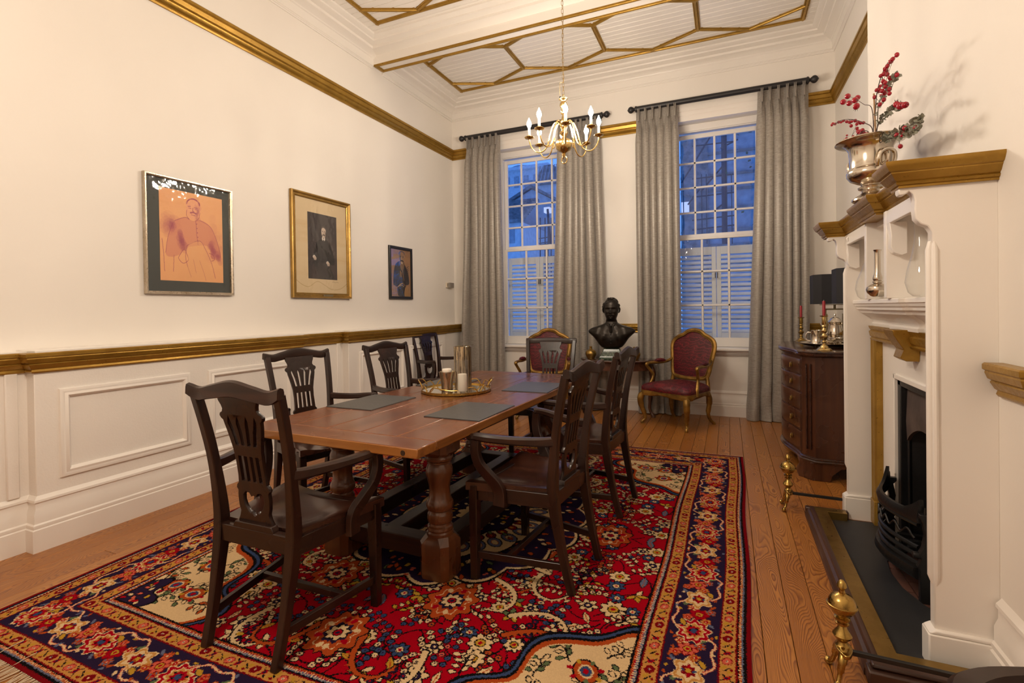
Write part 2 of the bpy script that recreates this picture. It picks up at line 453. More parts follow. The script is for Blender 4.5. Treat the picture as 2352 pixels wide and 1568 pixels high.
def mk_marble():
    a = NT('green_serpentine'); v = a.coord()
    n = a.noise(v, 26, 6, .7, 1.5).outputs[0]
    a.p(Base_Color=a.ramp(n, [(.35, (.006, .014, .009)), (.5, (.03, .055, .035)), (.6, (.09, .12, .075)), (.72, (.34, .36, .27))]), Roughness=.2)
    return a.m
MAT['marble'] = mk_marble()

def mk_placemat():
    a = NT('grey_leather_weave'); v = a.coord('UV', (22, 30, 1))
    br = a.n('TexBrick', {'Vector': v, 'Scale': 1.0, 'Mortar Size': .06, 'Mortar Smooth': .8, 'Brick Width': 1.6, 'Row Height': .8, 'Color1': (.075, .073, .072, 1), 'Color2': (.062, .061, .061, 1), 'Mortar': (.018, .018, .018, 1)})
    a.p(Base_Color=br.outputs[0], Roughness=.42)
    a.bump(br.outputs[1], -.5, .003)
    return a.m
MAT['mat'] = mk_placemat()
MAT['leaf'] = simple('frosted_grey_leaf', (.27, .27, .21), .7, 0, None, .3)
MAT['stem'] = simple('brown_stem', (.055, .026, .018), .6)
MAT['cane'] = simple('tan_cane', (.36, .20, .085), .6)
MAT['berry'] = simple('lacquered_red_berry', (.34, .008, .022), .22, 0, None, .25)
MAT['calyx'] = simple('dark_berry_calyx', (.055, .012, .012), .5)
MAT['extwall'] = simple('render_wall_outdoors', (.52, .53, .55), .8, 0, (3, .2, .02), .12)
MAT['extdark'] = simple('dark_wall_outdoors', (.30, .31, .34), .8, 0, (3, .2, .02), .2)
MAT['exttile'] = simple('roof_tile_outdoors', (.20, .19, .19), .8, 0, (20, .6, .03), .35)
MAT['extpole'] = simple('scaffold_steel', (.05, .055, .07), .6)
MAT['extleaf'] = simple('tree_leaf_outdoors', (.04, .075, .04), .6)
def mk_lit(): a = NT('lit_window_outdoors'); a.p(Base_Color=(.8, .8, .8), Emission_Color=(1, .9, .75), Emission_Strength=.35); return a.m
MAT['extlit'] = mk_lit()

def img_mat(name, arr, rough=.6, spec=.3, bump=None):
    """arr: h x w x 3 float sRGB array drawn by this script"""
    h, w, _ = arr.shape
    im = bpy.data.images.new(name, w, h, alpha=False)
    px = np.ones((h, w, 4), np.float32); px[..., :3] = np.clip(arr, 0, 1)
    im.pixels.foreach_set(px.ravel()); im.update()
    a = NT(name); t = a.n('TexImage'); t.image = im; t.interpolation = 'Linear'
    a.t.links.new(a.coord('UV'), t.inputs[0])
    a.p(Base_Color=t.outputs[0], Roughness=rough)
    a.p(Specular_IOR_Level=spec)
    if bump:
        nz = a.noise(a.coord('Object'), bump[0], 2); a.bump(nz.outputs[0], bump[1], bump[2])
    return a.m
# ------------------------------------------------------------------ room shell
XL, XR, YB, YN, ZC, XB, YC = -3.70, 1.10, 6.44, -1.6, 4.30, 0.84, 1.995
WIN = [dict(gx=(-2.905, -1.995), low=(-2.615, -2.31), up=(-2.695, -2.465, -2.235), div=-2.485), dict(gx=(-.585, .322), low=(-.284, .020), up=(-.359, -.13, .10), div=-.126)]
for w in WIN: w['op'] = (w['gx'][0]-.11, w['gx'][1]+.11)
ZO0, ZO1 = .735, 3.545       # window opening in the wall

# floor: sub-floor with every board laid on it
fl = struct(MB().box(XL-.2, XR+.5, YN-.1, YB+.3, -.10, -.022).build('floor', MAT['dark']))
rng = random.Random(3)
bw = .1063
board_cache = {}
def board_mesh(L):
    key = round(L, 1)
    if key not in board_cache:
        g = .0011; w2 = bw/2-g; l2 = key/2-.0012; e = .0016
        m = MB()
        r = lambda z, q: [(-w2+q, -l2+q, z), (w2-q, -l2+q, z), (w2-q, l2-q, z), (-w2+q, l2-q, z)]
        m.loft([r(-.022, 0), r(-e, 0), r(0, e)], True, True)
        board_cache[key] = m.mesh('floorboard', MAT['pine'], 20)
    return board_cache[key], key
x = .0075 - 36*bw
while x < XR+.02:
    y = YN + rng.uniform(-2.0, -.1)
    while y < YB+.1:
        L = rng.uniform(2.1, 3.6)
        if y < 1.6 < y+L and -.3 < x < .5: L = 2.9
        me, L = board_mesh(L)
        y1 = y+L
        if y1 > YN:
            inst(me, 'floorboard', fl, loc=(x+bw/2, (y+y1)/2, 0), rot=(0, 0, PI if rng.random() < .5 else 0))
        y = y1
    x += bw

# walls
wl = struct(MB().box(XL-.2, XL, YN-.2, YB+.25, -.1, ZC+.1).build('wall_left', MAT['wall']))
PROJ = [(1.485, 3.375), (3.985, 5.875)]
d = MB().box(XL-.01, -3.605, YN, YB, 0, 1.0)
d.build('dado_recess', MAT['dado'], wl)
for y0, y1 in PROJ:
    MB().box(-3.62, -3.53, y0, y1, 0, 1.0).build('dado_panel', MAT['dado'], wl, bevel=.004)
    MB().box(XL, -3.50, y0-.005, y1+.005, 1.092, 1.112).build('dado_ledge', MAT['trim'], wl, bevel=.004)
MB().box(XL, -3.585, YN, YB, 1.09, 1.103).build('dado_ledge', MAT['trim'], wl)
for y0 in (1.415, 3.44, 3.92, 5.94):
    MB().box(-3.61, -3.592, y0-.028, y0+.028, .30, .99).build('dado_fillet', MAT['dado'], wl, bevel=.006)

# raised panel mouldings on the dado
def pframe(y0, y1, z0, z1):
    prof = [(0, 0), (.004, .012), (.014, .016), (.026, .013), (.04, .02), (.05, .012), (.055, 0)]   # (inward, proud)
    m = MB(); rings = []
    for (yy, zz, sy, sz) in ((y0, z0, 1, 1), (y1, z0, -1, 1), (y1, z1, -1, -1), (y0, z1, 1, -1)):
        rings.append([(-3.53+p, yy+sy*i, zz+sz*i) for i, p in prof])
    m.loft(rings, True, False, True)
    m.build('panel_moulding', MAT['trim'], wl)
for a, b in ((1.592, 2.356), (2.488, 3.27), (4.14, 4.93), (5.04, 5.80)): pframe(a, b, .372, .884)

# back wall with two window openings
bm_ = MB()
xs = [XL-.2, WIN[0]['op'][0], WIN[0]['op'][1], WIN[1]['op'][0], WIN[1]['op'][1], XR+.2]
for i in (0, 2, 4): bm_.box(xs[i], xs[i+1], YB, YB+.42, -.1, ZC+.1)
for i in (1, 3):
    bm_.box(xs[i], xs[i+1], YB, YB+.42, ZO1, ZC+.1); bm_.box(xs[i], xs[i+1], YB, YB+.42, -.1, ZO0)
wb = struct(bm_.build('wall_back', MAT['wall']))
wr = struct(MB().box(XR, XR+.2, 3.85, YB+.2, -.1, ZC+.1).box(XR, XR+.2, YN-.1, YC+.02, -.1, ZC+.1).build('wall_right', MAT['wall']))
wc = struct(MB().prism([(XB, YC), (XR+.6, YC), (XR+.6, 3.865), (XB, 3.865), (XB, 3.24), (1.30, 3.24), (1.30, 2.62), (XB, 2.62)], 'z', 0, .91).box(XB, XR+.6, YC, 3.865, .91, ZC+.1).build('wall_chimney', MAT['wall']))
wn = struct(MB().box(XL-.2, XR+.4, YN-.2, YN, -.1, ZC+.1).build('wall_near', MAT['wall']))

# baseboards
BASE = [(0, 0), (.034, 0), (.034, .122), (.027, .127), (.030, .137), (.029, .147), (.021, .154), (.021, .205), (.010, .232), (.010, .262), (.017, .270), (.016, .282), (.008, .292), (0, .302)]
lp = [(-3.605, YN)]
for y0, y1 in PROJ: lp += [(-3.605, y0), (-3.53, y0), (-3.53, y1), (-3.605, y1)]
lp.append((-3.605, YB))
struct(MB().sweep(BASE, lp).build('baseboard_left', MAT['trim'], ang=30))
struct(MB().sweep(BASE, [(XL, YB), (XR, YB)]).build('baseboard_back', MAT['trim'], ang=30))
struct(MB().sweep(BASE, [(XR, YB), (XR, 3.865)]).build('baseboard_right', MAT['trim'], ang=30))
struct(MB().sweep(BASE, [(XB, 2.19), (XB, YC), (XR, YC), (XR, YN)]).build('baseboard_chimney', MAT['trim'], ang=30))

# gold dado rail and picture rail
DADO = [(0, .986), (.012, .986), (.018, .994), (.014, 1.006), (.022, 1.012), (.034, 1.034), (.030, 1.040), (.040, 1.046), (.048, 1.066), (.046, 1.072), (.054, 1.078), (.054, 1.094), (.048, 1.099), (0, 1.099)]
struct(MB().sweep(DADO, lp).build('trim_1', MAT['gilt'], ang=30))
for a, b in ((XL, WIN[0]['op'][0]-.06), (WIN[0]['op'][1]+.06, WIN[1]['op'][0]-.06), (WIN[1]['op'][1]+.06, XR)):
    struct(MB().sweep(DADO, [(a, YB), (b, YB)]).build('trim_2', MAT['gilt'], ang=30))
struct(MB().sweep(DADO, [(XR, YB), (XR, 3.865)]).build('trim_3', MAT['gilt'], ang=30))
struct(MB().sweep(DADO, [(XB, 2.175), (XB, YC), (XR, YC), (XR, YN)]).build('trim_4', MAT['gilt'], ang=30))
RAIL = [(0, 3.500), (.012, 3.500), (.018, 3.512), (.013, 3.526), (.024, 3.534), (.034, 3.556), (.030, 3.562), (.042, 3.570), (.052, 3.600), (.048, 3.606), (.060, 3.612), (.060, 3.630), (.05, 3.640), (0, 3.640)]
struct(MB().sweep(RAIL, [(XL, YN), (XL, YB), (WIN[0]['op'][0]-.06, YB)]).build('trim_5', MAT['gilt'], ang=30))
struct(MB().sweep(RAIL, [(WIN[0]['op'][1]+.06, YB), (WIN[1]['op'][0]-.06, YB)]).build('trim_6', MAT['gilt'], ang=30))
struct(MB().sweep(RAIL, [(WIN[1]['op'][1]+.06, YB), (XR, YB), (XR, 3.865)]).build('trim_7', MAT['gilt'], ang=30))
LINT = [(0, ZO1), (.03, ZO1), (.03, ZO1+.06), (.036, ZO1+.07), (.036, ZO1+.11), (.045, ZO1+.12), (.045, ZO1+.165), (.05, ZO1+.17), (.05, ZO1+.19), (0, ZO1+.19)]
for k, w in enumerate(WIN):
    struct(MB().sweep(LINT, [(w['op'][0]-.06, YB), (w['op'][1]+.06, YB)]).build('trim_%d' % (8+k), MAT['trim'], ang=30))

# ceiling: slab, boards, beam, cornice, gilded strips
cl = struct(MB().box(XL-.2, XR+.4, YN-.1, YB+.3, ZC+.012, ZC+.12).build('ceiling', MAT['ceil']))
cb = .0835; g = .0022
cbm = MB(); x0, x1 = XL+.02, XR-.01
rr = lambda z, q: [(x0, -cb/2+g+q, z), (x1, -cb/2+g+q, z), (x1, cb/2-g-q, z), (x0, cb/2-g-q, z)]
cbm.loft([rr(.012, 0), rr(.004, 0), rr(0, .004)], True, True)
cbme = cbm.mesh('ceiling_board', MAT['ceil'], 20)
y = YB-.03
while y > YN:
    if not (4.60 < y < 4.84): inst(cbme, 'ceiling_board', cl, loc=(0, y, ZC))
    y -= cb
BY0, BY1, BZ = 4.63, 4.81, 4.10
MB().box(XL, XR, BY0, BY1, BZ, ZC+.02).build('beam', MAT['ceil'], cl, bevel=.003)
CORN = [(0, 4.064), (.012, 4.064), (.014, 4.074), (.022, 4.080), (.022, 4.086), (.030, 4.090), (.034, 4.165), (.044, 4.172), (.048, 4.182), (.060, 4.190), (.095, 4.205), (.118, 4.212), (.122, 4.236), (.150, 4.242), (.186, 4.250), (.190, 4.264), (.214, 4.270), (.238, 4.282), (.240, 4.301), (0, 4.301)]
UPC = [(0, 4.196), (.08, 4.205), (.118, 4.212), (.122, 4.236), (.150, 4.242), (.186, 4.250), (.190, 4.264), (.214, 4.270), (.238, 4.282), (.240, 4.301), (0, 4.301)]
struct(MB().sweep(CORN, [(XL, BY1), (XL, YB), (XR, YB), (XR, BY1)]).build('trim_10', MAT['ceil'], ang=25))
struct(MB().sweep(CORN, [(XL, YN), (XL, BY0)]).build('trim_11', MAT['ceil'], ang=25))
struct(MB().sweep(UPC, [(XL, BY0), (XR, BY0)]).build('trim_12', MAT['ceil'], ang=25))
struct(MB().sweep(UPC, [(XR, BY1), (XL, BY1)]).build('trim_13', MAT['ceil'], ang=25))
struct(MB().sweep(CORN, [(XR, BY0), (XR, YN)]).build('trim_14', MAT['ceil'], ang=25))
def strip(p, q, w=.052, h=.022, z=ZC, name='gilt_strip'):
    p, q = Vector(p), Vector(q); d = (q-p).normalized(); n = Vector((-d.y, d.x))
    rings = []
    for e in (p-d*w*.35, q+d*w*.35):
        rings.append([(e.x+n.x*o*w, e.y+n.y*o*w, z-hh*h) for o, hh in ((-.5, -.2), (-.5, .45), (-.36, .55), (-.3, .35), (-.2, .9), (.0, 1.0), (.2, .9), (.3, .35), (.36, .55), (.5, .45), (.5, -.2))])
    MB().loft(rings, True, True).build(name, MAT['gilt'], cl, ang=30)
# back compartment
fx0, fx1 = -3.315, .752
def coffer(y0, y1, sgn):
    """gilded frame with a row of hexagons between y0 (near) and y1 (far)"""
    strip((fx0, y0), (fx0, y1)); strip((fx1, y0), (fx1, y1)); strip((fx0, y1), (fx1, y1)); strip((fx0, y0), (fx1, y0))
    n = 4; w = (fx1-fx0)/n; v = .252
    for i in range(n):
        a = fx0+i*w; b = a+w; c = (a+b)/2
        strip((a, y1-v), (c, y1-.02)); strip((c, y1-.02), (b, y1-v)); strip((a, y0+v), (c, y0+.02)); strip((c, y0+.02), (b, y0+v))
        if i: strip((a, y0+v), (a, y1-v))
coffer(4.985, 6.045, 1)
coffer(4.255-1.06, 4.255, 1)
strip((fx0, 3.195-1.06), (fx1, 3.195-1.06))
for yy in (BY0+.022, BY1-.022): strip((XL+.05, yy), (XR, yy), .044, .016, BZ)
strip((XL+.045, BY0+.03), (XL+.045, BY1-.03), .05, .016, BZ)

# ------------------------------------------------------------------ windows (frame > sashes > panes, louvred shutters outside)
def window(k, w):
    n = k+1; gx0, gx1 = w['gx']; ox0, ox1 = w['op']
    win = struct(thing('window_%d' % n, None, None, ((ox0+ox1)/2, YB+.2, ZO0)))
    off = tuple(win.location)
    sx0, sx1 = gx0-.05, gx1+.05
    m = MB()
    m.box(ox0, sx0-.004, 6.55, 6.72, ZO0, ZO1); m.box(sx1+.004, ox1, 6.55, 6.72, ZO0, ZO1)
    m.box(sx0-.004, sx1+.004, 6.55, 6.72, 3.462, ZO1)
    for a, b in ((sx0-.004, sx0+.012), (sx1-.012, sx1+.004)): m.box(a, b, 6.555, 6.578, .81, 3.46)
    m.box(sx0, sx1, 6.555, 6.578, 3.448, 3.462)
    m.build('window_frame', MAT['sash'], win, off, bevel=.004)
    MB().box(ox0-.03, ox1+.03, 6.36, 6.70, .775, .808).build('window_sill', MAT['sash'], win, off, bevel=.009)
    MB().sweep([(0, .715), (.012, .715), (.02, .73), (.028, .735), (.03, .752), (.045, .76), (.045, .776), (0, .776)], [(ox0-.01, YB), (ox1+.01, YB)]).build('sill_moulding', MAT['sash'], win, off)
    def sash(nm, yc, z0, z1, cols, rows, top, bot, th=.036, mw=.030):
        m = MB()
        a, b = gx0, gx1
        y0, y1 = yc-th/2, yc+th/2
        m.box(sx0, a, y0, y1, z0-bot, z1+top); m.box(b, sx1, y0, y1, z0-bot, z1+top)
        m.box(a, b, y0, y1, z1, z1+top); m.box(a, b, y0, y1, z0-bot, z0)
        s = m.build(nm, MAT['sash'], win, off, bevel=.005)
        mm = MB()
        pr = [(-mw*.5, .008), (-mw*.5, 0), (-mw*.30, -.012), (mw*.30, -.012), (mw*.5, 0), (mw*.5, .008)]
        for cx in cols: mm.prism([(cx+p, yc+q) for p, q in pr], 'z', z0, z1)
        for rz in rows: mm.prism([(yc+q, rz+p) for p, q in pr], 'x', a, b)
        mm.build('glazing_bars', MAT['sash'], s, None, ang=30).location = (-0, 0, 0)
        s.children[0].data.transform(Matrix.Translation(-Vector(off)))
        xs_ = [a]+list(cols)+[b]; zs_ = [z0]+list(rows)+[z1]
        for i in range(len(xs_)-1):
            for j in range(len(zs_)-1):
                hx = (xs_[i+1]-xs_[i])/2-.004; hz = (zs_[j+1]-zs_[j])/2-.004
                key = (round(hx, 3), round(hz, 3))
                if key not in pane_cache:
                    pane_cache[key] = MB().box(-hx, hx, -.0015, .0015, -hz, hz).mesh('pane', MAT['pane'])
                inst(pane_cache[key], 'pane', s, loc=((xs_[i]+xs_[i+1])/2-off[0], yc+.006-off[1], (zs_[j]+zs_[j+1])/2-off[2]))
    sash('upper_sash', 6.655, 2.205, 3.392, w['up'], (2.475, 2.785, 3.092), .056, .05)
    sash('lower_sash', 6.600, .922, 2.128, w['low'], (1.320, 1.737), .034, .112)
    # shutters
    for sgn in (-1, 1):
        a, b = (sx0-.02, w['div']-.003) if sgn < 0 else (w['div']+.003, sx1+.02)
        m = MB(); st = .052
        m.box(a, a+st, 6.785, 6.815, .86, 2.055); m.box(b-st, b, 6.785, 6.815, .86, 2.055)
        m.box(a+st, b-st, 6.785, 6.815, 1.955, 2.055); m.box(a+st, b-st, 6.785, 6.815, .86, .975)
        s = m.build('shutter', MAT['shutter'], win, off, bevel=.003)
        lw = (b-a-2*st)/2
        lm = MB().box(-lw, lw, -.027, .027, -.0045, .0045, Matrix.Rotation(math.radians(38), 4, 'X')).mesh('louvre', MAT['shutter'])
        for i in range(17):
            inst(lm, 'louvre', s, loc=((a+b)/2-off[0], 6.80-off[1], .998+i*.0575-off[2]))
        MB().box(w['div']+.012*sgn-.006, w['div']+.012*sgn+.006, 6.776, 6.786, 1.66, 1.73).build('shutter_catch', MAT['blackmetal'], s, off)
    return win
pane_cache = {}
for k, w in enumerate(WIN): window(k, w)
# sash cord hanging in the first window
# ------------------------------------------------------------------ what stands outside in the dusk
def bld(name, label, c, wx, wy, z1, mat, roof=None, z0=-4):
    t = thing(name, label, 'building', (c[0], c[1], z0))
    MB().box(-wx/2, wx/2, 0, wy, 0, z1-z0).build('wall', mat, t)
    return t
def on(p, q, Y): a = aty(*p, Y); b = aty(*q, Y); return a, b
# gabled house with a chimney
Y = 20; ap = aty(1222, 434, Y); lf = aty(1188, 470, Y); rt = aty(1268, 520, Y)
t = thing('gabled_house', 'pale gabled house with a square chimney seen through the left window', 'building', (ap.x, Y, -4))
o_ = tuple(t.location)
hw = 2.2; e = ap.z-1.05
MB().prism([(ap.x-hw, -4), (ap.x+hw*1.2, -4), (ap.x+hw*1.2, e-.5), (ap.x, ap.z), (ap.x-hw, e)], 'y', Y, Y+6).build('wall', MAT['extwall'], t, o_)
for s_ in (-1, 1):
    q = (ap.x-hw-.15, e-.08) if s_ < 0 else (ap.x+hw*1.2+.15, e-.57)
    MB().prism([(ap.x, ap.z+.02), (q[0], q[1]), (q[0], q[1]+.12), (ap.x, ap.z+.16)], 'y', Y-.15, Y+6).build('roof', MAT['exttile'], t, o_)
c1 = aty(1215, 425, Y)
ch = MB().box(c1.x-.32, c1.x+.12, Y+.3, Y+.8, c1.z-1.2, c1.z+.15).box(c1.x-.37, c1.x+.17, Y+.25, Y+.85, c1.z+.15, c1.z+.27).build('chimney', MAT['extdark'], t, o_)
# lower tiled house to its left
Y = 17; a = aty(1160, 442, Y); b = aty(1192, 440, Y)
t = thing('tiled_house', 'low dark tiled house left of the gabled house', 'building', (b.x, Y, -4)); o_ = tuple(t.location)
MB().box(a.x-4, b.x, Y, Y+4, -4, a.z-1.1).build('wall', MAT['extwall'], t, o_)
m = MB()
for i in range(12):
    z = a.z-1.1+i*.1; m.box(a.x-4, b.x+.1, Y-.2+i*.16, Y+.0+i*.16+.1, z-.06, z+.05)
m.build('roof', MAT['exttile'], t, o_)
MB().box(b.x-.55, b.x-.2, Y-.02, Y+.1, a.z-1.9, a.z-1.35).build('window', MAT['extdark'], t, o_)
# terrace of flats further off
Y = 34; a = aty(1150, 398, Y); b = aty(1236, 396, Y)
t = thing('hillside_flats', 'pale flat roofed building high behind the gabled house', 'building', (b.x, Y, -4)); o_ = tuple(t.location)
MB().box(a.x-2, b.x+.6, Y, Y+8, -4, a.z).build('wall', MAT['extwall'], t, o_)
MB().box(a.x-2, b.x+.9, Y-.4, Y+8, a.z, a.z+.22).build('cornice', MAT['extwall'], t, o_)
for i in range(6):
    wx = a.x-.4+i*.75
    MB().box(wx, wx+.35, Y-.05, Y+.1, a.z-1.2, a.z-.4).build('window', MAT['extdark'], t, o_)
Y = 40; a = aty(1200, 388, Y)
t = thing('domed_block', 'dark rounded rooftop behind the flats in the left window', 'building', (a.x, Y, -4)); o_ = tuple(t.location)
MB().lathe([(1.5, -4), (1.5, a.z-1.0), (1.35, a.z-.5), (.9, a.z+.1), (.0, a.z+.35)], 16, None, (a.x, Y)).build('wall', MAT['extdark'], t, o_)
Y = 28; a = aty(1236, 415, Y); b = aty(1266, 412, Y)
t = thing('pavilion_house', 'pale house with a slatted dark hipped roof in the left window', 'building', (b.x, Y, -4)); o_ = tuple(t.location)
MB().box(a.x, b.x+1.5, Y, Y+4, -4, a.z-.3).build('wall', MAT['extwall'], t, o_)
MB().prism([(a.x-.2, a.z-.3), (b.x+1.6, a.z-.3), (b.x+.2, a.z+.75), (a.x+.5, a.z+.75)], 'y', Y-.4, Y+4).build('roof', MAT['exttile'], t, o_)
m = MB()
for i in range(9):
    xx = a.x+.05+i*.22; m.bar([(xx, Y-.42, a.z-.3), (xx+(.25 if i < 5 else -.1), Y-.42, a.z+.72)], .05, .05)
m.build('roof_rib', MAT['extdark'], t, o_)
for wz in (a.z-1.0, a.z-1.9): MB().box(a.x+.35, a.x+.95, Y-.05, Y+.1, wz-.35, wz+.25).build('window', MAT['extdark'], t, o_)
# building opposite the right window, with a scaffold in front
Y = 13.5; a = aty(1552, 250, Y); b = aty(1760, 250, Y)
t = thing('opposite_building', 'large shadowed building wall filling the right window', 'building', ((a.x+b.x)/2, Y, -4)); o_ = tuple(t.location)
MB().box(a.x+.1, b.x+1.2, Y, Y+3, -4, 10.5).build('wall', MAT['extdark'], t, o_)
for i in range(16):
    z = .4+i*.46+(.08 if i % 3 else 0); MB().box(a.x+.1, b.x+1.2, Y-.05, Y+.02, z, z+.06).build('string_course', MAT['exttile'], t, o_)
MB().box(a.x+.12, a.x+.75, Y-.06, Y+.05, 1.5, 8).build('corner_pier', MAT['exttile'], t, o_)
p = aty(1571, 470, Y); q = aty(1576, 487, Y)
MB().box(p.x-.06, p.x+.13, Y-.08, Y, q.z-.02, p.z+.05).build('window', MAT['extlit'], t, o_)
Y = 12.4; t = thing('scaffold', 'dark pole scaffold against the building outside the right window', 'scaffold', (aty(1640, 900, Y).x, Y, -4)); o_ = tuple(t.location)
def pole(m, p, q, Yq, r=.028): m.tube([aty(*p, Yq), aty(*q, Yq)], r, 6)
def pole1(p, q, r=.028, Yq=None): pole(mm := MB(), p, q, Yq or Y, r); mm.build('pole', MAT['extpole'], t, o_)
pole1((1660, 180), (1663, 560), .05); pole1((1666, 180), (1669, 560), .025)
for y0 in (330, 372, 405, 447, 500, 522): pole1((1590, y0+6), (1690, y0-6), .016)
for l in (((1565, 420), (1640, 300)), ((1610, 440), (1665, 375)), ((1645, 480), (1665, 465)), ((1580, 470), (1610, 430)), ((1655, 340), (1695, 320))): pole1(*l, .018)
for xx in (1569, 1611, 1622, 1680): pole1((xx, 400), (xx+2, 560), .012)
Y = 15; t = thing('street_scaffold', 'thin scaffold tower and lamp at the right of the left window', 'scaffold', (aty(1260, 900, Y).x, Y, -4)); o_ = tuple(t.location)
for xx in (1241, 1252, 1259, 1266): pole1((xx, 500), (xx, 640), .02, Y)
for yy in (515, 545, 556, 560, 590): pole1((1238, yy+3), (1275, yy-3), .016, Y)
pole1((1258, 480), (1263, 560), .04, Y)
p = aty(1249, 476, Y); q = aty(1262, 487, Y)
MB().box(p.x, q.x, Y, Y+.2, q.z, p.z).build('lantern', MAT['extlit'], t, o_)
MB().box(p.x-.05, q.x+.1, Y-.05, Y+.25, p.z, p.z+.08).build('lantern_roof', MAT['extdark'], t, o_)
# tree at the right of the right window
Y = 11; p = aty(1722, 330, Y)
t = thing('street_tree', 'dark leafy tree at the right edge of the right window', 'tree', (p.x+.5, Y, -4)); o_ = tuple(t.location)
rg = random.Random(5); m = MB()
for i in range(700):
    c = Vector((p.x+.75+rg.gauss(0, .32), Y+rg.gauss(0, .3), 4.3+rg.gauss(0, .75)))
    a = Vector((rg.uniform(-1, 1), rg.uniform(-1, 1), rg.uniform(-1, 1))).normalized()*.05
    b = a.cross(Vector((rg.uniform(-1, 1), rg.uniform(-1, 1), rg.uniform(-1, 1)))).normalized()*.03
    m.add([c-a, c+b, c+a, c-b], [(0, 1, 2, 3)])
lf = m.build('leaf', MAT['extleaf'], t, o_, fix=False); lf['kind'] = 'stuff'
MB().tube([(p.x+.8, Y, -4), (p.x+.75, Y, 4.5)], [.12, .04], 8).build('trunk', MAT['extpole'], t, o_)
# ------------------------------------------------------------------ dining table
TBL = thing('refectory_table', 'long reddish hardwood refectory table on four turned legs standing on the patterned rug', 'table', (-1.60, 2.83, .002), math.radians(-2.0))
def plank_obj(name, x0, x1, y0, y1, z0, z1, along, parent):
    m = MB().box(x0, x1, y0, y1, z0, z1)
    o = m.build(name, MAT['table'+along], parent, bevel=.005)
    o.data.materials.append(MAT['tableEdge' if along == 'Y' else 'tableEdgeX'])
    for p in o.data.polygons:
        if abs(p.normal.z) < .5: p.material_index = 1
    return o
hw, hl, bb = .515, 1.165, .135
for s in (-1, 1):
    plank_obj('end_plank', -hw, hw, *((-hl, -hl+bb-.0008) if s < 0 else (hl-bb+.0008, hl)), .712, .754, 'X', TBL)
n = 5; w = 2*hw/n
for i in range(n): plank_obj('plank', -hw+i*w+.0006, -hw+(i+1)*w-.0006, -hl+bb, hl-bb, .712, .754, 'Y', TBL)
pm = MB().tube([(0, -.001, 0), (0, .0025, 0)], .011, 12).mesh('peg', MAT['plug'])
for sx in (-1, 1):
    for sy in (-1, 1): inst(pm, 'peg', TBL, loc=(sx*(hw-.07), sy*(hl+.0008), .732))
def octo(w, c): h = w/2; return [(h-c, -h), (h, -h+c), (h, h-c), (h-c, h), (-h+c, h), (-h, h-c), (-h, -h+c), (-h+c, -h)]
lm = MB()
lm.loft([[(x, y, z) for x, y in octo(w_, c_)] for w_, c_, z in ((.162, .03, .0058), (.166, .03, .012), (.166, .03, .172), (.128, .036, .205))])
lm.lathe([(.05, .19), (.06, .198), (.066, .206), (.066, .218), (.060, .225), (.064, .234), (.062, .246), (.054, .252), (.052, .262), (.060, .27), (.063, .29), (.061, .306), (.054, .314), (.052, .322), (.062, .33), (.067, .345), (.066, .362), (.06, .375), (.053, .39), (.051, .43), (.053, .45), (.060, .475), (.066, .505), (.065, .528), (.058, .546), (.055, .553), (.06, .557), (.06, .563), (.057, .566), (.068, .572), (.070, .582), (.066, .592), (.05, .597)], 28)
lm.loft([[(x, y, z) for x, y in octo(w_, c_)] for w_, c_, z in ((.13, .03, .594), (.166, .022, .615), (.166, .022, .712))])
lme = lm.mesh('leg', MAT['tableLeg'], 30)
for sx in (-1, 1):
    for sy in (-1, 1): inst(lme, 'leg', TBL, loc=(sx*.315, sy*.715, 0))
for sy in (-1, 1): MB().box(-.25, .25, sy*.715-.045, sy*.715+.045, .085, .175).build('stretcher', MAT['chairX'], TBL, bevel=.004)
for sx in (-1, 0, 1): MB().box(sx*.315-.042, sx*.315+.042, -.655 if sx else -.68, .655 if sx else .68, .09, .175).build('stretcher', MAT['chairY'], TBL, bevel=.004)
for sx in (-1, 1): MB().box(sx*.315-.02, sx*.315+.02, -.64, .64, .62, .712).build('apron', MAT['chairY'], TBL, bevel=.003)
for sy in (-1, 1): MB().box(-.24, .24, sy*.715-.02, sy*.715+.02, .62, .712).build('apron', MAT['chairX'], TBL, bevel=.003)

